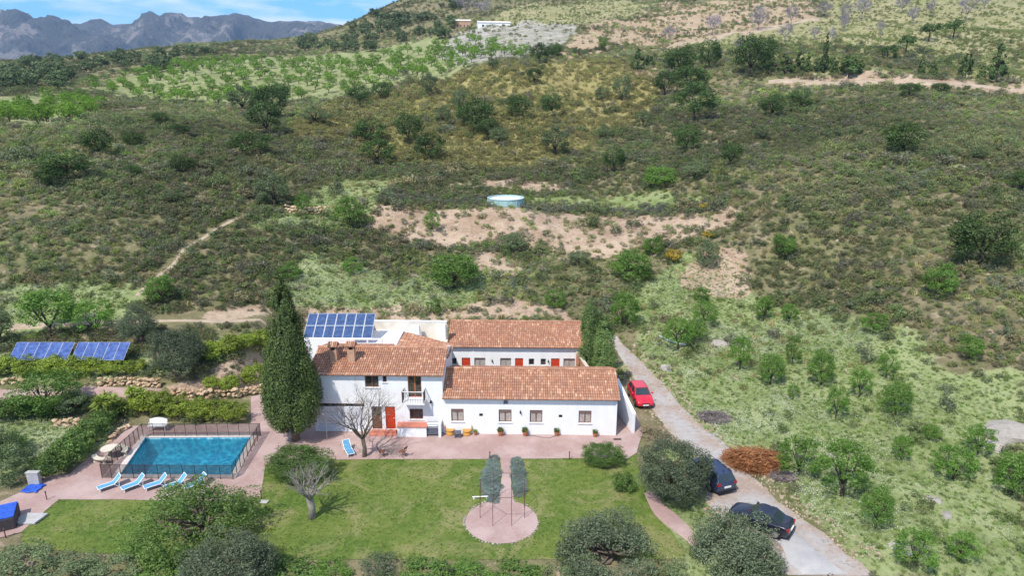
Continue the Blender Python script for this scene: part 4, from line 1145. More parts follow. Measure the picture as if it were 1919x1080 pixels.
# white bench with arched back
wb_ = tag(empty('white_bench', at_z(297, 806, 0.1)), 'white garden bench with arched back behind the pool fence', 'bench')
mb = MB(); mb.box(-0.75, 0.75, -0.28, 0.2, 0.42, 0.48); mb.build('seat', MATS['white_paint'], wb_)
mb = MB(); pts = [(-0.75, 0.5)] + [(-0.75 + 1.5*k/12, 0.88 + 0.16*math.sin(math.pi*k/12)) for k in range(13)] + [(0.75, 0.5)]
mb.add([(x, 0.2, z) for x, z in pts] + [(x, 0.25, z) for x, z in pts], [tuple(range(15)), tuple(reversed(range(15, 30)))] + [(i, 15+i, 15+(i+1) % 15, (i+1) % 15) for i in range(15)])
mb.build('backrest', MATS['white_paint'], wb_)
for x in (-0.68, 0.68):
    for y in (-0.24, 0.16): MB().tube([(x, y, -0.05), (x, y, 0.419)], 0.035, 6).build('leg', MATS['white_paint'], wb_)
    MB().tube([(x, 0.2, 0.68), (x, -0.2, 0.68), (x, -0.22, 0.48)], 0.03, 6).build('armrest', MATS['white_paint'], wb_)
# wicker chairs, little table, barbecue, flower pots along the facade
def wicker(loc, rz, label):
    r = tag(empty('wicker_chair', loc, rz), label, 'chair')
    MB().lathe([(0.34,0.0),(0.36,0.1),(0.31,0.3),(0.38,0.42),(0.36,0.46),(0.05,0.44)], 14).build('seat', MATS['wicker'], r)
    mb = MB(); n = 12
    for k in range(n+1):
        a = R(20 + 140*k/n); h = 0.62 + 0.42*math.sin(math.pi*k/n)
        for rr in (0.36, 0.41):
            mb.v += [(rr*math.cos(a), rr*math.sin(a), 0.43), (rr*1.12*math.cos(a), rr*1.18*math.sin(a), h)]
        if k:
            b = 4*(k-1); mb.f += [(b,b+1,b+5,b+4),(b+2,b+6,b+7,b+3),(b+1,b+3,b+7,b+5),(b,b+4,b+6,b+2)]
    mb.f += [(0,2,3,1),(4*n+1,4*n+3,4*n+2,4*n)]
    mb.build('backrest', MATS['wicker'], r)
    return r
p1, p2 = at_z(844, 814, 0.06), at_z(875, 815, 0.06)
wicker(p1, R(25), 'wicker tub chair left of the little dark table'); wicker(p2, R(-20), 'wicker tub chair right of the little dark table')
p = at_z(858, 819, 0.06); tb = tag(empty('side_table', p), 'small dark plastic table between the wicker chairs', 'table')
MB().box(-0.28, 0.28, -0.25, 0.25, 0.42, 0.47).build('table_top', MATS['plastic_grey'], tb, bevel=0.01)
for x in (-0.22, 0.22):
    for y in (-0.2, 0.2): MB().box(x-0.04, x+0.04, y-0.04, y+0.04, 0, 0.419).build('leg', MATS['plastic_grey'], tb)
MB().box(-0.24, 0.24, -0.21, 0.21, 0.1, 0.13).build('shelf', MATS['plastic_grey'], tb)
p = at_z(812, 815, 0.06); bq = tag(empty('barbecue', p), 'grey wheeled gas barbecue beside the tiled counter', 'barbecue')
MB().box(-0.5, 0.5, -0.28, 0.28, 0.12, 0.75).build('cabinet', MATS['plastic_grey'], bq, bevel=0.02)
mb = MB(); n = 8
for k in range(n+1):
    a = math.pi*k/n; mb.v += [(-0.46, -0.27*math.cos(a), 0.80+0.36*math.sin(a)), (0.46, -0.27*math.cos(a), 0.80+0.36*math.sin(a))]
    if k: b = 2*(k-1); mb.f.append((b, b+1, b+3, b+2))
mb.f += [tuple(range(0, 2*n+2, 2)), tuple(reversed(range(1, 2*n+2, 2)))]
mb.build('lid', MATS['steel_grey'], bq)
MB().box(-0.52, 0.52, -0.3, -0.2, 0.755, 0.80).build('shelf', MATS['steel_grey'], bq)
MB().tube([(-0.35,-0.31,0.95),(0.35,-0.31,0.95)],0.02,6).build('handle', MATS['aluminium'], bq)
for x in (-0.4, 0.4): MB().tube([(x-0.03,-0.18,0.06),(x+0.03,-0.18,0.06)],0.06,10).build('wheel', MATS['rubber_black'], bq)
MB().box(-0.45, 0.45, 0.1, 0.25, 0, 0.118).build('foot', MATS['plastic_grey'], bq)

# --- pergola ring on the round paving
pg = tag(empty('pergola_frame', (CC.x+0.05, CC.y+0.95, 0.05)), 'slender rusty metal octagonal pergola frame standing on the pink circle', 'pergola')
PRR, PHH = 1.62, 2.12; oc = [(PRR*math.cos(R(22.5+45*k)), PRR*math.sin(R(22.5+45*k))) for k in range(8)]
for x, y in oc: MB().tube([(x, y, 0), (x, y, PHH)], 0.019, 6).build('post', MATS['iron_rust'], pg)
for k in range(8):
    a, b = oc[k], oc[(k+1) % 8]; MB().tube([(a[0],a[1],PHH),(b[0],b[1],PHH)], 0.018, 6).build('rail', MATS['iron_rust'], pg)
p = at_z(900, 934, 0.04); wd = tag(empty('white_trestle', p, R(4)), 'white painted pole lying at the lawn edge beside the pergola', 'pole')
MB().tube([(-0.55,0,0.1),(0.55,0,0.1)],0.045,6).build('bar', MATS['white_paint'], wd)
for x in (-0.45,0.45): MB().tube([(x,-0.15,0),(x,0.15,0)],0.04,6).build('foot', MATS['white_paint'], wd)

# --- odds and ends
p = at_z(613, 823, 0.06); lp = tag(empty('garden_pole', p), 'slim grey pole with bent top before the garage door', 'pole')
MB().tube([(0,0,0),(0,0,2.15)],0.04,6).build('shaft', MATS['steel_grey'], lp)
MB().tube([(0,0,2.15),(-0.06,0,2.22),(-0.5,0,2.22),(-0.62,0,2.16)],0.025,6).build('arm', MATS['steel_grey'], lp)
# two folding iron chairs under the bare tree
def iron_chair(u, v, rz, label):
    r = tag(empty('folding_chair', at_z(u, v, 0.06), rz), label, 'chair')
    fr = MB()
    for y in (-0.2, 0.2):
        fr.tube([(-0.25,y,0),(0.0,y,0.25),(0.22,y,0.46)],0.016,5); fr.tube([(0.25,y,0),(0,y,0.25),(-0.2,y,0.46),(-0.36,y,0.95)],0.016,5)
    fr.build('frame', MATS['iron_rust'], r)
    MB().box(-0.22,0.24,-0.21,0.21,0.45,0.475).build('seat', MATS['brown_wood'], r)
    MB().add([(-.29,-.2,.72),(-.29,.2,.72),(-.37,.2,.97),(-.37,-.2,.97),(-.31,-.2,.72),(-.31,.2,.72),(-.39,.2,.97),(-.39,-.2,.97)],BX).build('backrest', MATS['brown_wood'], r)
iron_chair(716, 856, R(15), 'rusty folding chair nearer the bare terrace tree'); iron_chair(755, 856, R(150), 'rusty folding chair on its own at the lawn edge')
p = at_z(1157, 824, 0.06); dr = tag(empty('drain_grate', p), 'rusty drain grate in the terrace at the house corner', 'grate')
MB().box(-0.32,0.32,-0.12,0.12,0.0,0.02).build('rim', MATS['iron_rust'], dr)
for k in range(6): MB().box(-0.29+0.1*k,-0.22+0.1*k,-0.1,0.1,0.021,0.035).build('bar', MATS['iron_dark'], dr)
p = at_z(55, 975, 0.06)
sl = MB().prism([(-0.95,-0.62),(0.75,-0.55),(0.95,0.55),(-0.55,0.6)],0,0.16).build('stone_slab', MATS['concrete'], None, p, bevel=0.03)
tag(sl, 'low grey concrete slab beside the hot tub', 'slab')
ht = tag(empty('hot_tub', at_z(-2, 985, 0.05), R(28)), 'dark-sided hot tub under a blue cover at the left edge', 'hot tub')
MB().box(-1.1,1.1,-1.0,1.0,0,0.85).build('side', MATS['hot_tub_side'], ht, bevel=0.06)
mb = MB().box(-1.06,-0.02,-0.96,0.96,0.852,0.95).build('cover', MATS['tarp_blue'], ht, bevel=0.03); MB().box(0.02,1.06,-0.96,0.96,0.852,0.95).build('cover', MATS['tarp_blue'], ht, bevel=0.03)
p = at_z(62, 917, 0.06); mb = MB(); n = 9
for i in range(n):
    for j in range(n):
        mb.v.append((-0.6+1.2*i/(n-1)+0.06*math.sin(j*2), -0.55+1.1*j/(n-1)+0.06*math.sin(i*1.3), 0.03+0.05*(math.sin(i*1.9+j)*math.sin(j*1.4)+1)))
        if i and j: b = (i-1)*n+j-1; mb.f.append((b, b+n, b+n+1, b+1))
tp = mb.build('blue_tarpaulin', MATS['tarp_blue'], None, p, smooth=True); tag(tp, 'crumpled blue tarpaulin on the path by the small pillar', 'tarpaulin')
tp.modifiers.new('solid', 'SOLIDIFY').thickness = 0.02
p = at_z(66, 908, 0.05); pi_ = tag(empty('concrete_pillar', p), 'short pale concrete pillar at the end of the left hedge', 'pillar')
MB().box(-0.42,0.42,-0.15,0.15,0,0.95).build('shaft', MATS['concrete'], pi_, bevel=0.02); MB().box(-0.46,0.46,-0.19,0.19,0.953,1.02).build('cap', MATS['concrete'], pi_)
for u, v, lb in ((88,938,'low rusty bollard at the corner of path and lawn'),(11,1009,'low rusty bollard at the far left path edge'),(490,936,'low rusty bollard at the lawn corner near the pruned tree'),(918,862,'thin rusty stake at the terrace edge left of the lavender'),(1067,862,'thin rusty stake at the terrace edge near the clipped bush')):
    b = tag(empty('garden_bollard', at_z(u, v, 0.03)), lb, 'bollard')
    MB().tube([(0,0,0),(0,0,0.62)],0.035,6).build('shaft', MATS['iron_rust'], b); MB().lathe([(0.05,0.62),(0.06,0.68),(0.02,0.72)],8).build('head', MATS['iron_rust'], b)
p = at_z(494, 942, 0.05); s = MB().prism([(-.35,-.18),(.3,-.2),(.36,.16),(-.3,.2)],0,0.08).build('stepping_stone', MATS['concrete'], None, p, bevel=0.02); tag(s, 'small pale stepping stone where lawn meets pool terrace', 'stone')

# --- water tank on the hill terrace
tp_ = G(948, 381); wt = tag(empty('water_tank', (tp_.x, tp_.y, tp_.z-0.1)), 'round pale green water tank on the terrace above the house', 'tank')
TR = 34/px_per_m(tp_)
MB().lathe([(TR,-0.4),(TR,0.95),(TR+0.06,0.96),(TR+0.06,1.06),(TR-0.12,1.06),(TR-0.12,0.8),(0.01,0.8)],36).build('shell', MATS['tank_paint'], wt)
for k in range(12):
    a = 2*math.pi*k/12+0.1; MB().box(-0.04,0.04,-0.03,0.05,-0.3,0.94).build('rib', MATS['tank_paint'], wt, ((TR+0.03)*math.cos(a),(TR+0.03)*math.sin(a),0),(0,0,a+math.pi/2))
MB().lathe([(TR-0.13,0.82),(TR-0.13,0.86),(0.01,0.9)],36).build('lid', MATS['garage_white'], wt)

# --- far farmhouse on the ridge
def far_house(u, v, w, h, d, label, mat, roof):
    p = G(u, v); r = tag(empty('far_farmhouse', (p.x, p.y, p.z-0.3), R(8)), label, 'building')
    ops = [(w*(0.12+0.22*k), w*(0.12+0.22*k)+w*0.07, 1.2, 2.3) for k in range(4)]
    wall_shell(MB(), 0, w, 0, d, h, ops, (d/2, h+0.9), 0.2, -1.5).build('wall', MATS[mat], r)
    for a in ops: MB().box(a[0], a[1], 0.15, 0.2, a[2], a[3]).build('window', MATS['window_glass'], r)
    for s in (0, 1):
        MB().add([(-.3,-.3 if not s else d+.3,h-.1),(w+.3,-.3 if not s else d+.3,h-.1),(w+.3,d/2,h+1.0),(-.3,d/2,h+1.0)],[(0,1,2,3)] if not s else [(3,2,1,0)]).build('roof', MATS[roof], r)
far_house(896, 53, 18, 3.6, 8, 'low white farmhouse on the far ridge', 'lime_wash', 'cream_wash'); far_house(853, 53, 9, 4.6, 7, 'small ochre farmhouse left of the white one on the ridge', 'tan_plaster_and_shade', 'cream_wash')

# ------------------------------------------------------------------ cars
def car(name, label, loc, rz, L, W, H, paint, style):
    r = tag(empty(name, loc, rz), label, 'car')
    wb = L*0.30; R_w = 0.32 if H < 1.6 else 0.36
    hood = {'hatch': 0.92, 'suv': 1.02, 'sedan': 0.88}[style]; belt = hood + 0.06; tail = {'hatch': 1.0, 'suv': 1.1, 'sedan': 1.0}[style]
    # lower body: stations along x (front +x); ring from sill over the shoulder to the centre line
    st = [(-0.5,0.80,0.36,tail-0.30),(-0.485,0.90,0.28,tail-0.12),(-0.46,0.95,0.24,tail-0.02),(-0.36,1.0,0.20,tail+0.02),(-0.15,1.0,0.19,belt),(0.08,1.0,0.19,belt),
          (0.20,0.99,0.20,belt-0.02),(0.30,0.97,0.22,hood),(0.40,0.94,0.24,hood-0.07),(0.465,0.88,0.26,hood-0.17),(0.490,0.80,0.30,hood-0.28),(0.50,0.70,0.38,hood-0.40)]
    vs, fs = [], []; nr = 9
    for x, w, zb, zt in st:
        hw = W/2*w; zm = zb + (zt-zb)*0.55
        half = [(hw*0.90, zb), (hw*0.985, zb+0.07), (hw, zm), (hw*0.975, zt-0.09), (hw*0.90, zt-0.015)]
        ring = half + [(0, zt+0.025)] + [(-a, b) for a, b in reversed(half)]
        vs += [(x*L, a, b) for a, b in ring]; nr = len(ring)
    for i in range(len(st)-1):
        for k in range(nr-1): b = i*nr+k; fs.append((b, b+nr, b+nr+1, b+1))
        fs.append((i*nr, i*nr+nr-1, (i+1)*nr+nr-1, (i+1)*nr))
    fs += [tuple(range(nr)), tuple(reversed(range((len(st)-1)*nr, len(st)*nr)))]
    bo = link('body', new_mesh('body', vs, fs, MATS[paint], True), r)
    bo.modifiers.new('sub', 'SUBSURF').levels = 2; bo.modifiers['sub'].render_levels = 2
    # cabin: base outline to roof outline
    cb = {'hatch': (0.24, 0.06, -0.36, -0.475), 'suv': (0.24, 0.09, -0.40, -0.485), 'sedan': (0.20, 0.02, -0.22, -0.40)}[style]
    xs_b = [cb[0], cb[3]]; xs_r = [cb[1], cb[2]]
    bw, rw_ = W/2*0.90, W/2*0.70; zb, zr = belt-0.06, H-0.05
    def strip(t0, t1, side):   # side glass between two fractions of the length
        f = lambda t, s, k: (L*(xs_b[0]+(xs_b[1]-xs_b[0])*t)*(1-k) + L*(xs_r[0]+(xs_r[1]-xs_r[0])*t)*k, s*(bw*(1-k)+rw_*k), zb*(1-k)+zr*k)
        return [f(t0, side, 0), f(t1, side, 0), f(t1, side, 1), f(t0, side, 1)]
    core = MB(); P8 = [(L*xs_b[0],-bw,zb),(L*xs_b[0],bw,zb),(L*xs_b[1],bw*0.95,zb),(L*xs_b[1],-bw*0.95,zb),(L*xs_r[0],-rw_,zr),(L*xs_r[0],rw_,zr),(L*xs_r[1],rw_,zr-0.02),(L*xs_r[1],-rw_,zr-0.02)]
    cab = core.add(P8, [(0,1,5,4),(1,2,6,5),(2,3,7,6),(3,0,4,7),(4,5,6,7)]).build('cabin', MATS[paint], r)
    m = cab.modifiers.new('b', 'BEVEL'); m.width = 0.07; m.segments = 3; m.limit_method = 'ANGLE'; m.angle_limit = R(20)
    def pane(nm, A, B, C_, D, sh=0.10, out=0.012):
        A, B, C_, D = map(Vector, (A, B, C_, D)); c = (A+B+C_+D)/4; nrm = (B-A).cross(D-A).normalized()
        if nrm.dot(c - Vector((L*(xs_r[0]+xs_r[1])/2, 0, zb))) < 0: nrm = -nrm
        q = []
        for p_ in (A, B, C_, D): q.append(c + (p_-c)*(1-sh) + nrm*out)
        q2 = [p_ - nrm*0.02 for p_ in q]
        return MB().add(q + q2, [(0,1,2,3),(7,6,5,4),(0,4,5,1),(1,5,6,2),(2,6,7,3),(3,7,4,0)]).build(nm, MATS['car_glass'], r)
    pane('windscreen', P8[0], P8[1], P8[5], P8[4]); pane('rear_window', P8[2], P8[3], P8[7], P8[6])
    for s in (-1, 1):
        for t0, t1 in (((0.08,0.48),(0.52,0.92)) if style != 'suv' else ((0.06,0.36),(0.39,0.66),(0.69,0.94))):
            pane('side_window', *strip(t0, t1, s), sh=0.12, out=0.012)
        mi = MB().box(-0.08,0.08,-0.10,0.10,-0.07,0.07).build('mirror', MATS[paint], r, (L*(cb[0]-0.07), s*(W/2+0.06), belt+0.05), bevel=0.03)
        for x in (-wb, wb*0.98):
            y = s*(W/2-0.10)
            w = MB().tube([(0,-0.11,0),(0,0.11,0)], R_w, 20).build('wheel', MATS['tyre'], r, (x, y, R_w))
            MB().tube([(0,s*0.09,0),(0,s*0.125,0)], R_w*0.66, 14).build('rim', MATS['rim'], w)
            MB().tube([(x,y-s*0.1,R_w+0.02),(x,y+s*0.088,R_w+0.02)], R_w+0.05, 20).build('wheel_arch', MATS['rubber_black'], r)
        hl = MB().add([(L*.478,s*W*.24,hood-.29),(L*.452,s*W*.43,hood-.25),(L*.40,s*W*.445,hood-.14),(L*.446,s*W*.27,hood-.155),(L*.455,s*W*.24,hood-.34),(L*.43,s*W*.42,hood-.31),(L*.38,s*W*.42,hood-.18),(L*.42,s*W*.27,hood-.19)],[(0,1,2,3),(7,6,5,4),(0,4,5,1),(1,5,6,2),(2,6,7,3),(3,7,4,0)]).build('headlight', MATS['head_glass'], r)
        tl = MB().box(-L*0.494,-L*0.455,*(sorted((s*W*0.30,s*W*0.455))),tail-0.30,tail-0.12).build('tail_light', MATS['lamp_red'], r, bevel=0.03)
    MB().box(L*0.488,L*0.504,-W*0.2,W*0.2,hood-0.44,hood-0.34).build('grille', MATS['rubber_black'], r)
    MB().box(L*0.495,L*0.512,-0.27,0.27,0.38,0.49).build('number_plate', MATS['plate_white'], r)
    MB().box(-L*0.512,-L*0.490,-0.27,0.27,0.62,0.73).build('number_plate', MATS['plate_white'], r)
    MB().box(-L*0.505,-L*0.45,-W*0.42,W*0.42,0.26,0.44).build('bumper', MATS['rubber_black'], r, bevel=0.03)
    if style == 'suv':
        for s in (-1, 1): MB().tube([(L*0.02,s*rw_*0.95,H+0.0),(L*-0.38,s*rw_*0.95,H+0.0)],0.02,6).build('roof_rail', MATS['rubber_black'], r)
        MB().tube([(-L*.34,0,H-.03),(-L*.37,0,H+.1)],0.03,6).build('antenna', MATS['rubber_black'], r)
    return r
def face(u0, v0, u1, v1):   # heading of a car whose tail is at the first point and nose at the second
    a, b = G(u0, v0), G(u1, v1); return math.atan2(b.y-a.y, b.x-a.x), (a+b)/2
hd, c = face(1190, 737, 1210, 770); car('red_hatchback', 'bright red hatchback parked beside the sloping white wall', (c.x, c.y+0.1, c.z+0.08), hd, 3.9, 1.70, 1.47, 'paint_red', 'hatch')
hd, c = face(1358, 928, 1325, 880); car('dark_estate_car', 'dark navy estate car half hidden behind the drive olive', (c.x-0.45, c.y, c.z+0.08), R(110), 4.1, 1.8, 1.58, 'paint_navy', 'suv')
p = G(1424, 988); car('black_saloon_car', 'black saloon car at the bottom of the drive', (p.x, p.y, p.z+0.09), R(143), 4.0, 1.72, 1.42, 'paint_black', 'sedan')
p = at_y(1086, 612, 71.0); p.z = float(gz(p.x, p.y)); car('blue_van', 'blue vehicle roof peeping out between rear wing and cypress', (p.x-0.3, p.y+1.5, p.z), R(70), 4.3, 1.75, 2.1, 'paint_blue', 'suv')
# ------------------------------------------------------------------ vegetation meshes
def leaf_quads(c, size, rs, outward=None, bias=0.5, aspect=0.55, upright=0.0):
    n = len(c); nv = rs.normal(size=(n, 3))
    if outward is not None: nv = nv*(1-bias) + outward*bias*1.6
    nv[:, 2] += upright
    nv /= np.linalg.norm(nv, axis=1, keepdims=True) + 1e-9
    t = np.cross(nv, rs.normal(size=(n, 3))); t /= np.linalg.norm(t, axis=1, keepdims=True) + 1e-9
    b = np.cross(nv, t); s = (np.asarray(size)*rs.uniform(0.6, 1.35, n))[:, None]
    v = np.stack([c - t*s, c + b*s*aspect + nv*s*0.12, c + t*s, c - b*s*aspect + nv*s*0.12], 1)
    return v.reshape(-1, 3), np.arange(n*4).reshape(n, 4)
def crown_mesh(name, seed, n, clumps, leaf, mat, flat=0.9, cl_r=0.24, gap=0.0, base=0.0, lean=0.0, aspect=0.55, bias=0.5, sub=3):
    """a unit crown: diameter 1, height 1 from z=0, made of leaf clumps of uneven size"""
    rs = np.random.default_rng(seed)
    d = rs.normal(size=(clumps*3, 3)); d /= np.linalg.norm(d, axis=1, keepdims=True)
    d = d[d[:, 2] > -0.75][:clumps]
    rad = rs.uniform(0.52, 1.0, len(d))**0.6
    lump = 1 + 0.18*np.sin(d[:, 0]*4 + seed)*np.cos(d[:, 1]*5 + seed*2)
    cc = d*rad[:, None]*0.40*lump[:, None]*[1, 1, flat*1.12]
    cc[:, 2] += 0.5
    w = rs.uniform(0.4, 1.0, len(d)); cr = cl_r*w*0.55
    k = rs.choice(len(d), n, p=w**2/np.sum(w**2))
    g = rs.normal(size=(n, 3)); g /= np.linalg.norm(g, axis=1, keepdims=True)
    rr = rs.uniform(0.35, 1.0, n)**0.5
    p = cc[k] + g*(cr[k]*rr)[:, None]*[1, 1, 0.8]
    out = g*0.6 + (p - [0, 0, 0.45])*1.2
    out /= np.linalg.norm(out, axis=1, keepdims=True) + 1e-9
    keep = p[:, 2] > base; p, out = p[keep], out[keep]
    v, f = leaf_quads(p, np.full(len(p), leaf), rs, out, bias, aspect)
    return new_mesh(name, v, f, MATS[mat])
def trunk_mesh(name, seed, mat, h=0.55, r=0.035, limbs=5, spread=0.30, top=0.8, stems=1, sides=6):
    rd = random.Random(seed); mb = MB()
    for s in range(stems):
        a0 = rd.uniform(0, 6.28); ox = 0.03*(stems > 1)
        fork = h*rd.uniform(0.35, 0.5)
        b = Vector((ox*math.cos(a0)*3, ox*math.sin(a0)*3, fork))
        mb.tube([(ox*math.cos(a0), ox*math.sin(a0), -0.06), (ox*math.cos(a0)*1.5, ox*math.sin(a0)*1.5, fork*0.5), b], [r*1.25, r, r*0.85], sides)
        for k in range(limbs):
            a = a0 + 6.28*k/limbs + rd.uniform(-.4, .4); e = spread*rd.uniform(0.6, 1.1); z = fork + (top-fork)*rd.uniform(0.7, 1.0)
            m = b + Vector((math.cos(a)*e*0.55, math.sin(a)*e*0.55, (z-fork)*0.45)); q = Vector((math.cos(a)*e, math.sin(a)*e, z))
            mb.tube([b, m, q], [r*0.6, r*0.42, r*0.12], sides)
            for t in range(2):
                a2 = a + rd.uniform(-1, 1); q2 = m + Vector((math.cos(a2)*e*0.5, math.sin(a2)*e*0.5, (z-fork)*rd.uniform(0.25, 0.6)))
                mb.tube([m, q2], [r*0.32, r*0.08], 4)
    return new_mesh(name, mb.v, mb.f, MATS[mat], True)
def twig_mesh(name, seed, mat, depth=5, n0=5, length=0.34, r=0.03, spread=0.55, up=0.25, trunk=0.25, kids=(2, 3), droop=0.0, thin=0.58, pads=0.0):
    """a leafless tree: one connected system of branches, unit height"""
    rd = random.Random(seed); mb = MB()
    def grow(p, d, L, r, k):
        q = p + d*L*0.5 + Vector((rd.gauss(0, .05), rd.gauss(0, .05), 0))*L; e = p + d*L
        mb.tube([p, q, e], [r, r*0.85, r*0.66], 6 if k < 2 else 4 if k < 4 else 3, cap=False)
        if k >= depth: return
        for _ in range(rd.randint(*kids)):
            nd = (d + Vector((rd.gauss(0, spread), rd.gauss(0, spread), rd.gauss(up*0.3, spread*0.5) - droop*k))).normalized()
            grow(e, nd, L*rd.uniform(0.6, 0.9), r*thin, k+1)
    top = Vector((rd.uniform(-.02, .02), rd.uniform(-.02, .02), trunk))
    mb.tube([(0, 0, -0.04), (0.01, 0, trunk*0.5), top], [r*1.35, r*1.05, r*1.1], 8)
    for k in range(n0):
        a = 6.28*k/n0 + rd.uniform(-.3, .3); d = Vector((math.cos(a)*spread*1.25, math.sin(a)*spread*1.25, 0.75)).normalized()
        grow(top - Vector((0, 0, 0.01)), d, length*rd.uniform(0.6, 0.9), r*0.6, 1)
    return new_mesh(name, mb.v, mb.f, MATS[mat], True)
def cypress_mesh(name, seed, n, prof, leaf, mat, lumps=60, ls=0.20):
    """unit-height column; prof = [(t, radius)]"""
    rs = np.random.default_rng(seed); pt = np.array(prof)
    m = lumps; t = rs.uniform(0.0, 1, m*6); pr = np.interp(t, pt[:, 0], pt[:, 1])
    t = t[rs.uniform(0, pt[:, 1].max(), m*6) < pr][:m]; pr = np.interp(t, pt[:, 0], pt[:, 1])
    a = rs.uniform(0, 2*np.pi, len(t)); rr = pr*rs.uniform(0.70, 0.98, len(t))
    cc = np.stack([rr*np.cos(a), rr*np.sin(a), t], 1)
    k = rs.integers(0, len(t), n); g = rs.normal(size=(n, 3)); g /= np.linalg.norm(g, axis=1, keepdims=True)
    sz = (0.022 + ls*pr)*rs.uniform(0.6, 1.25, len(t))
    p = cc[k] + g*(sz[k]*rs.uniform(0.55, 1, n)**0.5)[:, None]*[1, 1, 1.5]
    out = np.stack([np.cos(a[k]), np.sin(a[k]), np.full(n, 0.3)], 1)*0.7 + g*0.6
    out /= np.linalg.norm(out, axis=1, keepdims=True)
    lim = np.interp(np.clip(p[:, 2], 0, 1), pt[:, 0], pt[:, 1]); rad = np.hypot(p[:, 0], p[:, 1])
    ok = (rad < lim*1.22 + 0.008) & (p[:, 2] < 1.0) & (p[:, 2] > pt[0, 0]-0.01); p, out = p[ok], out[ok]
    v, f = leaf_quads(p, np.full(len(p), leaf), rs, out, 0.6, 0.5, 0.15)
    return new_mesh(name, v, f, MATS[mat])

CR = {}; TRK = {}
for i in range(4):
    CR['pine', i] = crown_mesh('pine_crown', 100+i, 4200, 60, 0.024, 'leaf_pine', 0.85, 0.30, aspect=0.4)
    CR['dull', i] = crown_mesh('dull_crown', 110+i, 3600, 60, 0.023, 'leaf_pine_dull', 0.95, 0.26, aspect=0.4)
    CR['almond', i] = crown_mesh('almond_crown', 120+i, 3900, 90, 0.020, 'leaf_almond', 1.05, 0.19, aspect=0.45, bias=0.35)
    CR['deep', i] = crown_mesh('deep_crown', 130+i, 5200, 76, 0.021, 'leaf_almond_deep', 0.95, 0.26, aspect=0.45)
    CR['orchard', i] = crown_mesh('orchard_crown', 140+i, 900, 34, 0.038, 'leaf_orchard', 0.9, 0.30, base=0.12, bias=0.3)
    CR['hedge', i] = crown_mesh('hedge_crown', 150+i, 3800, 70, 0.026, 'leaf_hedge', 0.9, 0.28)
    CR['hedgedark', i] = crown_mesh('hedge_dark_crown', 155+i, 3800, 70, 0.026, 'leaf_hedge_dark', 0.9, 0.28)
    CR['umbrella', i] = crown_mesh('umbrella_crown', 160+i, 1000, 40, 0.045, 'leaf_pine', 0.7, 0.26, base=0.42, aspect=0.4)
    CR['gorse', i] = crown_mesh('gorse_crown', 170+i, 700, 26, 0.045, 'leaf_gorse', 0.9, 0.30)
    CR['straw', i] = crown_mesh('straw_crown', 175+i, 1500, 50, 0.030, 'leaf_straw', 0.9, 0.28, aspect=0.25)
    CR['wood', i] = crown_mesh('wood_crown', 180+i, 900, 40, 0.05, 'leaf_pine_dull', 0.95, 0.28)
    CR['burnt', i] = crown_mesh('burnt_twigs', 185+i, 700, 40, 0.07, 'leaf_burnt', 0.95, 0.34, aspect=0.10, bias=0.1)
    TRK['tree', i] = trunk_mesh('tree_trunk', 200+i, 'bark_dark', 0.5, 0.028, 5, 0.30, 0.80)
    TRK['bush', i] = trunk_mesh('bush_stems', 210+i, 'bark_dark', 0.3, 0.018, 3, 0.25, 0.65, 3, 5)
    TRK['umb', i] = trunk_mesh('pine_trunk', 220+i, 'bark_dark', 1.1, 0.030, 5, 0.28, 0.85)
    TRK['burnt', i] = twig_mesh('burnt_branches', 230+i, 'burnt_wood', 4, 6, 0.36, 0.018, 0.45, 0.4, 0.25, (2, 4))
for i in range(3):
    CR['olive', i] = crown_mesh('olive_crown', 190+i, 26000, 170, 0.0125, 'leaf_olive', 0.92, 0.22, aspect=0.32, bias=0.4)
    TRK['olive', i] = trunk_mesh('olive_trunk', 240+i, 'bark', 0.35, 0.045, 5, 0.30, 0.75, 2, 7)
CR['big_green', 0] = crown_mesh('big_green_crown', 195, 20000, 230, 0.0098, 'leaf_feather', 0.9, 0.17, aspect=0.5, bias=0.3)
CYP = [cypress_mesh('slim_cypress_crown', 300+i, 900, [(0.06,0.06),(0.2,0.13),(0.5,0.12),(0.8,0.06),(1,0.005)], 0.03, 'leaf_pine', 36) for i in range(3)]
CON = [cypress_mesh('young_conifer_crown', 310+i, 900, [(0.08,0.10),(0.16,0.24),(0.5,0.17),(0.8,0.08),(1,0.005)], 0.035, 'leaf_pine', 36) for i in range(3)]

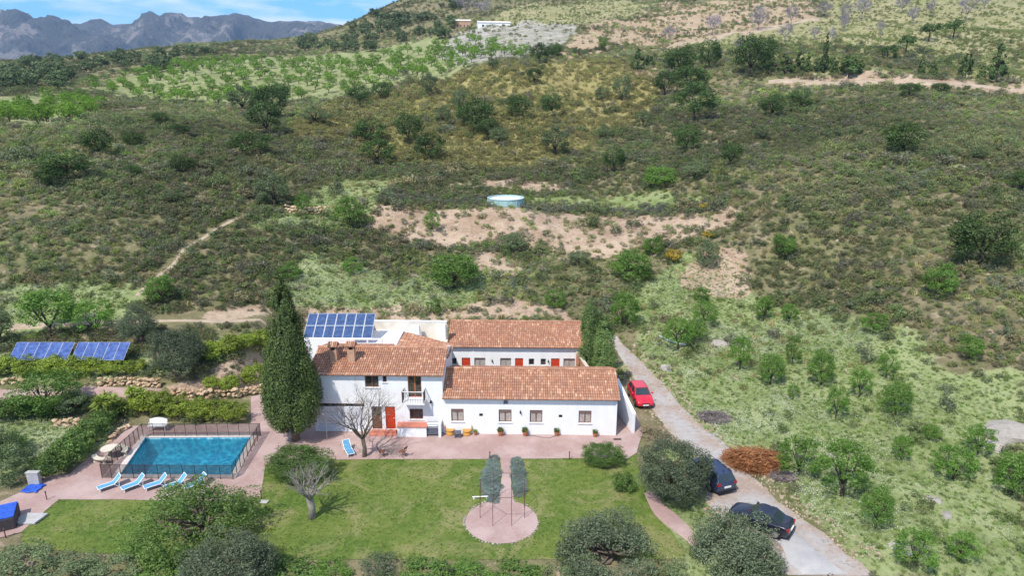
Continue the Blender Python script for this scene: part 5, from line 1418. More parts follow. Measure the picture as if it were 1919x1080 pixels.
_rr = random.Random(3)
def plant(name, label, cat, u, v, w, h, kind, trunk='tree', group=None, pos=None, rootz=0.0, tz=None):
    """a tree or bush whose foot is seen at (u, v) on the land, w x h as seen in photo pixels"""
    p = pos if pos is not None else G(u, v); s = px_per_m(p)
    dep = math.atan2(CAMZ - p[2], p[1])
    W = w/s; H = h/(s*max(0.5, math.cos(dep)))
    if kind == 'pine': W *= 1.12; H *= 1.12; h *= 1.12
    if kind not in ('orchard', 'umbrella', 'cyp', 'con'): H = max((h - 0.35*w*math.sin(max(dep, 0)))/(s*math.cos(dep)), 0.55*W)
    r = tag(empty(name, (p[0], p[1], p[2]+rootz-0.05), _rr.uniform(0, 6.28)), label, cat, group)
    i = _rr.randrange(4)
    if kind in ('cyp', 'con'):
        m = (CYP if kind == 'cyp' else CON)[i % 3]; k = W/(0.26 if kind == 'cyp' else 0.48)
        link('crown', m, r, (0,0,0), (0,0,0), (k, k, H)); MBt = link('trunk', TRK['umb', i], r, (0,0,0), (0,0,0), (k*0.5, k*0.5, H*0.8)); return r
    n = 3 if kind == 'olive' else 1 if kind == 'big_green' else 4
    off = {'orchard': 0.12, 'tree': 0.15}.get(kind, 0.0) if trunk != 'bush' else -0.06
    if trunk == 'tree' and kind not in ('orchard',): off = 0.08
    link('crown', CR[kind, i % n], r, (0, 0, off*H), (0, 0, 0), (W*1.08, W*1.08, H*(1.04-off)))
    key = trunk if (trunk, i % 3) in TRK else 'tree'
    link('trunk', TRK[key, i % 3], r, (0,0,0), (0,0,0), (W, W, H))
    return r

# --- the big cypress by the house
p = at_z(551, 826); H = 14.2
CYB = cypress_mesh('big_cypress_crown', 5, 95000, [(0.055,0.07),(0.085,0.145),(0.14,0.19),(0.25,0.210),(0.38,0.196),(0.53,0.160),(0.68,0.116),(0.82,0.072),(0.93,0.032),(1,0.004)], 0.0066, 'leaf_cypress', 330, 0.20)
r = tag(empty('tall_cypress', (p.x+0.12, p.y, 0.0)), 'tall dense dark cypress towering at the left end of the house', 'tree')
link('crown', CYB, r, (0,0,0.35), (0,0,0), (H*0.70, H*0.70, H*0.975)); 
MB().tube([(0.05,0,-0.1),(0.02,0,1.0),(0,0,3.0),(0,0,9)],[0.36,0.27,0.25,0.08],10).build('trunk', MATS['bark'], r, smooth=True)
for k, (u, w, vt, y, lb) in enumerate(((1108,38,556,62.5,'left-hand of the two slim cypresses behind the house'),(1136,42,590,61.0,'right-hand slim cypress nearest the gravel drive'),(1121,34,572,64.0,'slim cypress between and behind the two by the drive'))):
    t = at_y(u, vt, y); H = t.z; s = px_per_m((t.x, y, H/2)); m = cypress_mesh('slim_cypress_crown', 330+k, 18000, [(0.03,0.08),(0.15,0.135),(0.45,0.13),(0.75,0.10),(0.92,0.05),(1,0.008)], 0.0085, 'leaf_cypress_light', 150)
    r = tag(empty('slim_cypress', (t.x, y, 0)), lb, 'tree'); kk = w/s/0.26
    link('crown', m, r, (0,0,0), (0,0,0), (kk, kk, H)); MB().tube([(0,0,-0.1),(0,0,H*0.7)],[0.16,0.05],8).build('trunk', MATS['bark'], r)

# --- leafless trees of the garden
p = at_z(585, 972); r = tag(empty('pruned_tree', (p.x, p.y, 0.0)), 'leafless pale pruned tree standing alone on the lawn', 'tree')
link('trunk', twig_mesh('pruned_branches', 3, 'bark_pale', 6, 10, 0.225, 0.046, 0.52, 0.35, 0.36, (2, 3), 0.0, 0.46), r, (0,0,0), (0,0,0.4), (4.6, 4.6, 4.3))
p = at_z(683, 857); r = tag(empty('bare_terrace_tree', (p.x, p.y, 0.0)), 'bare dark-twigged tree on the terrace before the front door', 'tree')
link('trunk', twig_mesh('terrace_branches', 13, 'bark', 7, 7, 0.235, 0.024, 0.45, 0.30, 0.24, (2, 3), 0.0, 0.56), r, (0,0,0), (0,0,0), (6.4, 6.4, 6.6))
rs = np.random.default_rng(4); n = 420
_a = rs.uniform(0, 6.28, n); _r = np.sqrt(rs.uniform(0, 1, n))*2.1; _z = rs.uniform(1.6, 5.0, n)
v, f = leaf_quads(np.stack([_r*np.cos(_a), _r*np.sin(_a), _z], 1), np.full(n, 0.055), rs)
link('crown', new_mesh('terrace_leaves', v, f, MATS['leaf_dead']), r)['label'] = 'few withered leaves on the twigs'

# --- clipped bushes, lavender and garden trees near the house
def bush(name, label, u, v, w, h, kind, cat='bush', z=0.0, sy=1.0, group=None):
    p = at_z(u, v, z); s = px_per_m(p); W = w/s; H = h/s
    r = tag(empty(name, (p.x, p.y, z-0.05), _rr.uniform(-0.3, 0.3)), label, cat, group); i = _rr.randrange(4)
    n = {'olive': 3, 'big_green': 1}.get(kind, 4)
    link('foliage', CR[kind, i % n], r, (0,0,-0.06*H), (0,0,0), (W*1.08, W*1.08*sy, H*1.1)); link('stem', TRK['bush', i], r, (0,0,0), (0,0,0), (W*0.7, W*0.7, H*0.8))
    return r
CR['clip', 0] = crown_mesh('clipped_crown', 61, 30000, 260, 0.010, 'leaf_hedge_dark', 0.95, 0.17, aspect=0.5)
for i in range(1, 4): CR['clip', i] = CR['clip', 0]
bush('oleander_bush', 'large rounded dark green bush at the foot of the tall cypress', 566, 895, 142, 66, 'clip', sy=0.72)
bush('clipped_bush', 'rounded clipped bush at the right end of the terrace', 1131, 872, 94, 48, 'clip', sy=0.6)
bush('low_bush', 'small dark bush on the lawn left of the drive olive', 1170, 918, 46, 36, 'hedgedark')
bush('dry_bush', 'dry tan bush below the front of the red car', 1222, 818, 62, 22, 'straw')['label'] = 'dry straw-coloured bush between red car and drive olive'
LAV = crown_mesh('lavender_crown', 71, 9000, 240, 0.020, 'leaf_lavender', 0.95, 0.15, aspect=0.25, bias=0.6)
for lb, pts in (('long grey-green lavender bed left of the circle path', [(926,862,26),(921,882,36),(918,902,42),(920,922,44),(924,938,30)]), ('shorter grey-green lavender bed right of the circle path', [(968,866,28),(971,886,32),(973,908,34),(974,926,30)])):
    p0 = at_z(pts[0][0], pts[0][1]); r = tag(empty('lavender_bed', (p0.x, p0.y, 0)), lb, 'lavender')
    vv = np.linspace(pts[0][1], pts[-1][1], len(pts)*2)
    for v in vv:
        u = float(np.interp(v, [q[1] for q in pts], [q[0] for q in pts])); w = float(np.interp(v, [q[1] for q in pts], [q[2] for q in pts]))
        p = at_z(u, v); W = w/px_per_m(p); link('lavender_clump', LAV, r, (p.x-p0.x+_rr.uniform(-.05,.05), p.y-p0.y, -0.05), (0,0,_rr.uniform(0,6)), (W*1.3, W*1.05, 0.30*_rr.uniform(.8,1.15)))
def garden_tree(name, label, u, v, y, w, h, kind, base=None):
    """crown centre seen at (u, v) at distance y"""
    c = at_y(u, v, y); s = px_per_m(c); W = w/s; H = h/(s*math.cos(math.atan2(CAMZ-c.z, y)))
    zb = float(gz(c.x, y)) if base is None else base
    r = tag(empty(name, (c.x, y, zb)), label, 'tree'); i = _rr.randrange(3)
    n = 3 if kind == 'olive' else 1
    link('crown', CR[kind, i % n], r, (0, 0, c.z - zb - H/2), (0,0,_rr.uniform(0,6)), (W*1.1, W*1.1, H*1.05))
    link('trunk', TRK['olive', i], r, (0,0,0), (0,0,0), (W*0.9, W*0.9, max(c.z-zb+H*0.25, 0.5)/0.75))
    return r
garden_tree('drive_olive', 'large round grey-green olive between lawn and drive', 1266, 884, 42.8, 148, 112, 'olive')
garden_tree('foreground_olive', 'grey-green olive at the bottom edge, right of the lawn', 1380, 1052, 36.2, 200, 135, 'olive')
garden_tree('foreground_olive', 'grey-green olive at the bottom edge below the pink circle', 1135, 1048, 36.0, 200, 140, 'olive')
garden_tree('foreground_olive', 'silvery olive at the bottom edge under the leafy green tree', 430, 1066, 34.5, 190, 100, 'olive')
garden_tree('leafy_garden_tree', 'broad leafy green tree in front of the sun loungers', 362, 985, 38.6, 245, 135, 'big_green')
p = at_z(712, 1085, -0.8); r = tag(empty('grey_shrub', (p.x, p.y, -1.0)), 'grey leafless twiggy shrub at the bottom edge of the lawn', 'shrub')
link('stem', twig_mesh('grey_twigs', 41, 'bark_pale', 5, 9, 0.34, 0.016, 0.5, 0.4, 0.06, (2, 3), 0, 0.62), r, (0,0,0), (0,0,0), (2.3, 2.3, 2.2))
link('foliage', CR['dull', 2], r, (0,0,0.2), (0,0,0), (2.9, 2.9, 1.7))
p = at_z(733, 852); r = tag(empty('dry_twig_bush', (p.x, p.y, 0.05)), 'dry straw-coloured twiggy bush between the two folding chairs', 'bush')
link('stem', twig_mesh('dry_twigs', 43, 'bark_pale', 5, 9, 0.34, 0.010, 0.6, 0.3, 0.05, (2, 3), 0, 0.65), r, (0,0,0), (0,0,0), (1.7, 1.7, 1.5))
# strip of scrub along the bottom edge
for k, (u, v, w, h, kd) in enumerate(((30,1075,150,70,'dull'),(120,1085,140,60,'dull'),(215,1085,120,60,'dull'),(300,1092,110,60,'hedgedark'),(545,1085,110,50,'hedgedark'),(620,1088,100,46,'deep'),(800,1088,110,50,'hedgedark'),(885,1090,110,48,'deep'),(970,1092,110,46,'hedgedark'),(1050,1085,80,40,'dull'),(1255,1082,90,44,'dull'))):
    nm = ['leftmost', 'second from left', 'third from left', 'fourth from left', 'left of the grey twiggy shrub', 'just left of the grey twiggy shrub', 'just right of the grey twiggy shrub', 'below the pink circle, left', 'below the pink circle', 'beside the middle foreground olive', 'between the two right-hand foreground olives'][k]
    bush('edge_bush', 'scrubby bush along the bottom edge, ' + nm, u, v+4, w, h*0.68, kd, z=-0.55)
# hedges round the pool
def hedge(name, label, pts, kind, zlift=0.0):
    p0 = G(pts[0][0], pts[0][1]); r = tag(empty(name, p0), label, 'hedge')
    for u, v, w, h in pts:
        p = G(u, v); s = px_per_m(p); W = w/s; link('shrub', CR[kind, _rr.randrange(4)], r, (p.x-p0.x, p.y-p0.y, p.z-p0.z-0.12), (0,0,_rr.uniform(0,6)), (W*1.1, W*1.0, h/s*1.05))
    return r
hedge('yellow_hedge', 'yellow-green hedge along the back of the pool', [(272,772,56,44),(305,774,58,48),(338,782,56,46),(372,786,56,44),(405,788,56,44),(440,790,56,44)], 'hedge')
hedge('side_hedge', 'green hedge along the left side of the pool terrace', [(100,890,70,54),(130,872,72,60),(150,850,66,52),(172,826,62,48),(192,806,54,44)], 'hedgedark')
hedge('panel_hedge', 'green hedge below the ground-mounted solar panels', [(20,697,56,34),(60,699,56,36),(100,699,56,36),(140,700,56,36),(180,700,56,34),(220,699,52,30),(252,698,46,26)], 'hedge')
hedge('upper_hedge', 'green hedge climbing right of the big grey olive', [(395,672,60,34),(430,660,56,34),(462,652,50,30),(490,648,50,34)], 'hedge')
hedge('yellow_shrubs', 'bright yellow-green shrubs above the stone wall near the cypress', [(396,727,36,24),(432,731,44,32),(480,718,50,42)], 'hedge')
hedge('lower_left_hedge', 'pale-flecked shrub mass at the left edge beside the path', [(15,905,90,80),(45,890,60,60),(0,870,80,70)], 'dull')
hedge('left_bank_shrubs', 'dark green shrubs below the garden path at far left', [(20,780,70,36),(60,778,60,36),(100,775,60,30),(20,850,70,40)], 'hedgedark')
# palm-like yucca clumps
def yucca(u, v, w, label, seed):
    p = G(u, v); s = px_per_m(p); W = w/s; rs = np.random.default_rng(seed); vs, fs = [], []
    for h in range(9):
        o = np.array([rs.normal(0, W*0.17), rs.normal(0, W*0.17), rs.uniform(0.7, 2.0)])
        for k in range(60):
            d = rs.normal(size=3); d[2] = abs(d[2])*0.9 - 0.15; d /= np.linalg.norm(d); L = W*0.34*rs.uniform(0.7, 1.1)
            sd = np.cross(d, [0, 0, 1.0]); sd /= np.linalg.norm(sd)+1e-9; b = len(vs)
            m = o + d*L*0.55; e = o + d*L + np.array([0, 0, -0.22*L])
            vs += [o - sd*0.02, o + sd*0.03, m + sd*0.06, m - sd*0.06, e]; fs += [(b, b+1, b+2, b+3), (b+3, b+2, b+4)]
    r = tag(empty('yucca_clump', p), label, 'yucca'); link('leaves', new_mesh('yucca_leaves', vs, fs, MATS['leaf_palm']), r)
    mb = MB()
    for k in range(5): a = k*1.26; mb.tube([(0.1*math.cos(a),0.1*math.sin(a),-0.1),(W*0.17*math.cos(a),W*0.17*math.sin(a),1.0)],[0.09,0.06],6)
    mb.build('stem', MATS['bark'], r)
yucca(210, 785, 70, 'spiky yellow-green yucca clump left behind the pool', 1); yucca(262, 768, 40, 'smaller spiky yucca at the left end of the pool hedge', 2)

# trees and large bushes of the left slope
T_ = 'tree'
for a in (('olive_tree','big grey-green olive between the solar panels and the tall cypress',T_,338,700,120,100,'olive','olive'),
          ('olive_tree','grey-green olive above the right end of the solar panels',T_,262,645,66,82,'olive','olive'),
          ('almond_tree','wide almond tree behind the left bank of solar panels',T_,96,630,110,100,'deep','tree'),
          ('almond_tree','almond tree behind the right bank of solar panels',T_,182,628,84,76,'almond','tree'),
          ('garden_tree','feathery green tree in front of the solar panel hedge',T_,92,775,120,95,'deep','tree'),
          ('garden_shrub','grey-green shrub beside the yucca clump',T_,140,775,66,52,'dull','bush'),
          ('dark_green_tree','dark green tree beside the sandy footpath',T_,304,570,64,60,'deep','tree'),
          ('dark_tree','dark tree cut off by the left edge near the panels',T_,5,650,50,90,'dull','tree')):
    plant(*a)

# --- individual trees on the hill
PL = [('round_pine','round pine right of the pale orchard field',500,254,64,62,'pine'),('round_pine','low spreading pine just left below the tallest orchard-edge pine',470,290,74,34,'pine'),
 ('round_pine','dark upright pine at far left mid-slope',188,296,54,56,'pine'),('round_pine','wide pine clump on the left slope',125,335,90,48,'pine'),('round_pine','small dark pine below the wide left clump',95,352,48,40,'pine'),
 ('round_pine','small round pine above the left slope centre',252,275,42,30,'pine'),('round_pine','low pine between path and left clump',342,322,42,32,'pine'),('round_pine','small low pine above the path top',336,256,40,24,'pine'),
 ('round_pine','left of two round pines below the orchard',675,195,48,34,'pine'),('round_pine','right of two round pines below the orchard',714,187,36,30,'pine'),('round_pine','round pine upper centre-left',765,270,52,58,'pine'),
 ('round_pine','round pine just left of the golden slope centre',805,304,54,54,'pine'),('round_pine','broad low pine left of the golden slope',708,306,62,44,'pine'),('round_pine','upper broad pine in the left golden cluster',692,268,62,42,'pine'),
 ('dull_pine','grey-green pine on the golden slope edge',806,180,38,42,'dull'),('dull_pine','blue-green pine above the golden slope',862,212,34,46,'dull'),('round_pine','dark green oak mid golden slope',894,250,60,64,'pine'),('dull_pine','smaller blue-green shrub left of the oak',830,232,40,34,'dull'),
 ('round_pine','round pine right of the golden slope oak',970,222,48,42,'pine'),('round_pine','small round pine right again of the oak',1034,218,42,42,'pine'),('round_pine','round bush on top of the golden knoll',1001,157,30,28,'pine'),('dull_pine','small grey bush at the knoll left',924,130,24,22,'dull'),
 ('dull_pine','wispy grey pine above the tank',1040,290,66,56,'dull'),('round_pine','round pine above right of the tank',1150,322,44,46,'pine'),('dull_pine','grey pine on the knoll right flank',1165,188,42,44,'dull'),('dull_pine','grey shrub left of the grey pine',1128,188,34,26,'dull'),
 ('round_pine','big pine group at the gully top',1300,226,74,66,'pine'),('round_pine','upper pine of the gully group',1290,180,62,54,'pine'),('round_pine','pine below the gully group',1286,284,48,48,'pine'),('round_pine','low pine in the gully',1245,178,40,40,'pine'),('round_pine','pine right of the gully',1368,312,46,44,'pine'),
 ('round_pine','left round pine of the right slope pair',1447,220,48,42,'pine'),('round_pine','right round pine of the right slope pair',1500,207,46,38,'pine'),('round_pine','lone round pine upper right slope',1690,290,74,60,'pine'),('round_pine','largest dark pine at the right',1836,498,112,100,'pine'),('round_pine','round green pine left below the largest right pine',1763,556,72,68,'deep'),
 ('round_pine','small bush in mid right slope',1465,484,52,48,'deep'),('round_pine','pine beside the upper right track',1703,182,34,26,'pine'),('round_pine','small pine further along the upper right track',1760,178,30,22,'pine'),('round_pine','round pine cut by the right edge',1912,360,40,40,'pine'),
 ('round_pine','pine in the dark clump above the gully',1275,145,60,56,'pine'),('round_pine','tall pine in the clump above the gully',1328,132,44,54,'pine'),('round_pine','broad dark pine left of the cypress row',1405,142,74,70,'pine'),('round_pine','pine behind the broad dark pine',1430,128,40,54,'pine'),
 ('round_pine','left pine at the knoll crest',1010,118,34,34,'pine'),('round_pine','right pine at the knoll crest',1038,108,30,26,'pine'),('dull_pine','small bush on the red slope foot',1080,104,18,16,'dull'),('dull_pine','second small bush on the red slope foot',1096,104,14,12,'dull'),('round_pine','single small tree on the red slope',1128,95,20,26,'deep'),
 ('dull_pine','small bush below the lone right slope pine',1760,300,36,26,'dull'),('dull_pine','bluish bush in mid right slope',1135,262,34,30,'dull'),('dull_pine','grey tree beside the terraced field wall',515,386,72,66,'dull'),
 ('almond_tree','green almond beside the terrace wall',655,424,66,60,'almond'),('almond_tree','wide green almond behind the house',850,540,112,74,'deep'),('almond_tree','small tree at the terraced field edge',568,400,34,40,'almond'),
 ('green_bush','lush green bush right of the eroded bank',1185,522,88,60,'deep'),('green_bush','upper lush bush right of the eroded bank',1225,478,46,40,'deep'),('green_bush','green bush above the rear cypresses',1170,612,66,74,'almond'),('green_bush','green bush behind the rear wing right end',1040,578,50,40,'almond'),
 ('green_bush','small green bush behind the rear wing',815,588,36,34,'almond'),('green_bush','dark green bush right of the drive top',1312,566,34,32,'deep'),('green_bush','grey-green bush in the right gully',1325,500,50,58,'dull'),('green_bush','green bush left above the tank terrace',810,430,40,36,'almond'),
 ('dull_pine','grey-green thicket at the lower orchard edge',455,210,66,48,'dull'),('round_pine','dark pine at the corner of the pale orchard field',525,194,42,38,'pine'),('dull_pine','grey spreading bush right of the orchard-edge pines',592,234,62,36,'dull'),('round_pine','dark pine between the orchard-edge pine pair',505,222,62,58,'pine'),
 ('round_pine','small pine left of the golden slope oak',872,236,38,38,'pine'),('dull_pine','grey bush below the golden slope oak',935,270,46,34,'dull'),('round_pine','bushy oak just right below the golden slope oak',915,262,44,40,'pine'),('dull_pine','grey bush at the gully left side',1205,236,38,30,'dull'),('green_bush','green bush thicket at the gully foot',1235,350,72,36,'deep'),('dull_pine','olive-green bush in the gully middle',1300,336,52,36,'dull'),
 ('dull_pine','grey bush high on the right slope',1560,262,36,24,'dull'),('dull_pine','bluish bush below the right slope pair',1425,262,34,28,'dull'),('dull_pine','grey-green bush near the right edge mid-slope',1835,300,36,26,'dull'),('round_pine','dark low pine below the orchard left end',300,232,34,22,'pine'),('dull_pine','grey bush on the left slope below the low pine',330,380,44,26,'dull'),('round_pine','small dark bush right of the left clump',250,330,30,22,'pine'),
 ('green_bush','green bush under the eroded bank left part',545,520,50,34,'deep'),('dull_pine','olive bush below the eroded bank centre',960,472,60,40,'dull'),('dull_pine','brown-grey bush right of the olive bush under the bank',1085,500,44,34,'dull'),('green_bush','green bush on the slope behind the roof panels',660,512,44,34,'almond'),
 ('gorse_bush','yellow flowering gorse at the bank right end',1327,448,26,18,'gorse'),('gorse_bush','yellow flowering gorse beside the lush bush',1262,492,34,28,'gorse'),('gorse_bush','yellow flowering gorse on the terrace end',1320,392,24,14,'gorse')]
for nm, lb, u, v, w, h, k in PL:
    cat = 'bush' if 'bush' in nm else 'tree'
    plant(nm, lb, cat, u, v, w, h, k, 'bush' if k in ('gorse',) or 'bush' in nm else 'tree')
# young almond trees in the flowering meadow
ML = [(1443,722,56,66,'beside the brush heap side, second in front row'),(1386,694,48,72,'nearest the drive in the upper row'),(1484,684,34,56,'slim one in the upper row'),(1538,722,56,72,'plump one in the middle of the front row'),(1610,744,48,62,'right of the plump middle one'),(1660,708,40,60,'leggy one in the upper right row'),(1677,780,64,70,'largest of the lower right row'),
 (1566,784,48,66,'narrow one left of the largest'),(1486,748,26,32,'tiny one between the two front rows'),(1430,602,36,52,'topmost left one'),(1478,606,38,42,'topmost right one'),(1688,862,44,52,'small one below the largest'),(1743,824,40,34,'squat one at the meadow right'),(1786,898,90,74,'spreading one at lower right'),
 (1832,852,64,64,'one behind the spreading lower right tree'),(1895,930,76,92,'one cut by the right edge'),(1496,890,92,84,'broad one behind the orange brush heap'),(1576,930,112,120,'tallest broad one right of the orange brush heap'),(1640,990,66,84,'one below the tallest broad tree'),(1715,1060,90,80,'low one near the bottom right corner'),
 (1636,624,54,44,'dark one at the meadow top edge'),(1815,676,50,54,'one at the scrub edge far right'),(1270,655,70,66,'left one of the clump above the drive'),(1320,612,56,54,'upper one of the clump above the drive'),(1300,640,50,46,'middle one of the clump above the drive'),(1800,1050,70,60,'one at the very bottom right')]
for k, (u, v, w, h, lb) in enumerate(ML): plant('meadow_almond_tree', 'young green almond tree in the meadow, ' + lb, 'tree', u, v, w, h, 'almond' if k % 3 else 'deep', 'tree', 'young almond trees in the flowering meadow')
# conifer row beside the upper right track
for k, (u, v, w, h, kd) in enumerate(((1195,132,24,36,'con'),(1216,126,18,26,'con'),(1470,138,26,34,'con'),(1497,136,22,34,'con'),(1513,136,9,34,'cyp'),(1532,136,16,32,'con'),(1543,137,11,62,'cyp'),(1560,138,18,36,'con'),(1590,144,34,46,'con'),(1612,138,10,28,'cyp'),(1725,140,12,30,'con'),(1748,142,12,26,'con'),(1808,148,20,56,'con'),(1838,152,16,26,'con'),(1866,154,28,66,'con'))):
    w *= 1.2; h *= 1.15
    plant('young_conifer', ['first','second','third','fourth','fifth','sixth','seventh','eighth','ninth','tenth','eleventh','twelfth','thirteenth','fourteenth','last'][k] + ' conifer from the left along the upper hill track', 'tree', u, v, w, h, kd, 'tree', 'conifers along the upper hill track')
for u, v, w, h, lb in ((1740,78,40,44,'left umbrella pine of the high right pair'),(1786,72,40,40,'right umbrella pine of the high right pair'),(1697,100,34,44,'tall umbrella pine below the high right pair'),(1662,112,36,32,'low umbrella pine left below the tall one')):
    plant('umbrella_pine', lb, 'tree', u, v, w, h, 'umbrella', 'umb')
ORD = ['first','second','third','fourth','fifth','sixth','seventh','eighth','ninth','tenth','eleventh','twelfth','thirteenth','fourteenth','fifteenth','sixteenth','seventeenth','eighteenth','nineteenth','last']
for k, (u, v, w, h) in enumerate(sorted(((1335,66,34,40),(1420,58,36,44),(1482,48,26,40),(1545,30,30,26),(1582,52,26,46),(1615,36,34,40),(1580,60,20,34),(1710,44,22,30),(1810,40,34,50),(1690,24,30,34),(1470,78,34,30),(1558,80,18,26),(1742,30,20,30),(1845,16,26,26),(1385,96,26,24),(1525,75,20,24),(1650,66,18,26),(875,28,44,40),(905,30,34,30),(1255,75,30,24)))):
    p = G(u, v); s = px_per_m(p); i = k % 4
    r = tag(empty('burnt_tree', p, k*1.1), ORD[k] + ' bare grey fire-killed tree from the left on the high slope', 'tree', 'grey dead trees on the high slope')
    link('trunk', TRK['burnt', i], r, (0,0,0), (0,0,0), (w/s, w/s, h/s)); link('crown', CR['burnt', i], r, (0,0,0.2*h/s), (0,0,0), (w/s, w/s, 0.85*h/s))
# orchard rows on the plateau
ORC = []
for poly, sp, jit in ((Z_FIELD[0], 7.6, 1.0), (Z_FIELD[1], 5.6, 0.7)):
    xs_ = [q[0] for q in poly]; ys_ = [q[1] for q in poly]
    gx, gy = np.meshgrid(np.arange(min(xs_)-140, max(xs_)+20, sp), np.arange(min(ys_), max(ys_), sp*1.15))
    gx = gx.ravel() + rng.normal(0, jit, gx.size) + 0.25*gy.ravel(); gy = gy.ravel() + rng.normal(0, jit, gy.size)
    ok = inside(gx, gy, poly) & (rng.uniform(0, 1, gx.size) < 0.9)
    ORC += list(zip(gx[ok], gy[ok]))
ORC.sort(key=lambda q: q[1]); ORC = ORC[:300]
for k, (x, y) in enumerate(ORC):
    s = _rr.uniform(0.8, 1.2); r = tag(empty('orchard_tree', (x, y, float(gz(x, y))-0.1), _rr.uniform(0, 6)), 'small bright green almond tree in the plateau orchard', 'tree', 'almond trees of the plateau orchard')
    link('crown', CR['orchard', k % 4], r, (0,0,0.8*s), (0,0,0), (4.6*s, 4.6*s, 3.4*s)); link('trunk', TRK['tree', k % 4], r, (0,0,0), (0,0,0), (4.0*s, 4.0*s, 4.0*s))
# dark woods along the left skyline and below the dome
WD = []
for u0, u1, v0, v1, n in ((0,130,135,170,40),(40,330,108,140,44),(640,850,30,78,56),(560,700,78,100,22),(820,900,4,18,8),(330,430,96,106,8)):
    for _ in range(n): WD.append((_rr.uniform(u0, u1), _rr.uniform(v0, v1)))
for k, (u, v) in enumerate(WD):
    p = G(u, v)
    if p.y > 800: continue
    s = _rr.uniform(0.7, 1.5); left = u < 500
    r = tag(empty('wood_tree', (p.x, p.y, p.z-0.3), _rr.uniform(0, 6)), 'dark green tree in the wood at the far left skyline' if left else 'dark green tree in the wood below the bare dome', 'tree', 'wood at the far left skyline' if left else 'wood below the bare dome')
    link('crown', CR['wood', k % 4], r, (0,0,0.5), (0,0,0), (6.0*s, 6.0*s, 4.4*s)); link('trunk', TRK['tree', k % 4], r, (0,0,0), (0,0,0), (4*s, 4*s, 4*s))

# --- heaps and rocks
def brush_heap(name, label, u, v, w, h, mat, seed, n=1500, ln=0.9, cat='brush heap'):
    p = G(u, v); s = px_per_m(p); W = w/s/2; D = W*0.8; H = h/s*0.27; rd = random.Random(seed); mb = MB()
    r = tag(empty(name, p), label, cat)
    for k in range(n):
        a, q = rd.uniform(0, 6.28), math.sqrt(rd.random()); x, y = W*q*math.cos(a), D*q*math.sin(a); z = H*(1-q*q)*rd.uniform(0.5, 1.0)*(0.75 + 0.35*math.sin(2.3*a + seed) + 0.2*math.sin(5*a))
        L = ln*rd.uniform(0.5, 1.2); th = rd.gauss(0.4, 0.7) if rd.random() < 0.7 else rd.uniform(0, 3.14); dz = rd.uniform(-0.3, 0.25) - 0.3*q
        d = Vector((math.cos(th)*L/2, math.sin(th)*L/2, dz*L/2)); c = Vector((x, y, z+0.05))
        mb.tube([c-d, c+Vector((0,0,0.05)), c+d], [0.022, 0.018, 0.006], 3, cap=False)
    o = mb.build('branches', MATS[mat], r); o['kind'] = 'stuff'
    m = MB(); m.v = [(W*0.93*math.cos(t)*q, D*0.93*math.sin(t)*q, H*(1-q*q)*0.42) for q in (1, 0.75, 0.45, 0.0) for t in np.linspace(0, 6.28, 17)[:-1]]
    for i in range(3):
        for k in range(16): m.f.append((i*16+k, i*16+(k+1) % 16, (i+1)*16+(k+1) % 16, (i+1)*16+k))
    m.build('heap_core', MATS[mat], r, smooth=True)
brush_heap('brush_heap', 'big orange-brown heap of cut branches beside the drive', 1416, 868, 98, 80, 'leaf_brush', 1, 2400, 1.8)
brush_heap('twig_heap', 'grey heap of old twigs above the drive', 1340, 785, 56, 46, 'leaf_dead', 2, 900, 0.8)
brush_heap('twig_heap', 'grey-brown twigs at the right foot of the orange heap', 1470, 895, 50, 34, 'leaf_dead', 3, 500, 0.7)
def rock_mesh(seed, sub=2, rough=0.35):
    bm = bmesh.new(); bmesh.ops.create_icosphere(bm, subdivisions=sub, radius=0.5); rs = np.random.default_rng(seed); k = rs.normal(size=(5, 3))
    for v in bm.verts:
        n = v.co.normalized(); v.co *= 1 + rough*sum(math.sin(3.1*float(np.dot(q, n))+i)*0.3 for i, q in enumerate(k))
        v.co.z *= 0.75
    me = bpy.data.meshes.new('rock'); bm.to_mesh(me); bm.free(); return me
ROCK = [rock_mesh(i) for i in range(4)]
for m in ROCK: m.materials.append(MATS['rock'])
STN = [rock_mesh(20+i, 1, 0.3) for i in range(4)]
for m in STN: m.materials.append(MATS['wall_stone'])
for k, (u, v, w, h, lb) in enumerate(((1888,812,90,60,'large flat pale rock outcrop at the right edge'),(1868,838,50,30,'smaller pale rock below the large right outcrop'),(1348,645,44,22,'flat grey rock in the upper meadow'),(1340,815,14,10,'small white rock at the drive edge'),(1690,1030,40,26,'pale rock near the bottom right trees'),(1500,830,20,14,'small rock behind the orange heap'),(1060,318,28,20,'reddish rock above the tank'),(1795,316,40,22,'pale rock on the upper right slope'),(1560,855,22,14,'small pale rock in the meadow centre'),(1745,935,34,18,'pale rock in the lower meadow'),(1770,965,30,16,'second pale rock in the lower meadow'),(1250,690,34,18,'pale stone on the bank beside the drive'))):
    p = G(u, v); s = px_per_m(p); o = link('rock', ROCK[k % 4], None, (p.x, p.y, p.z-0.1*h/s), (0,0,k*1.3), (w/s, w/s*0.8, h/s*0.9)); tag(o, lb, 'rock')
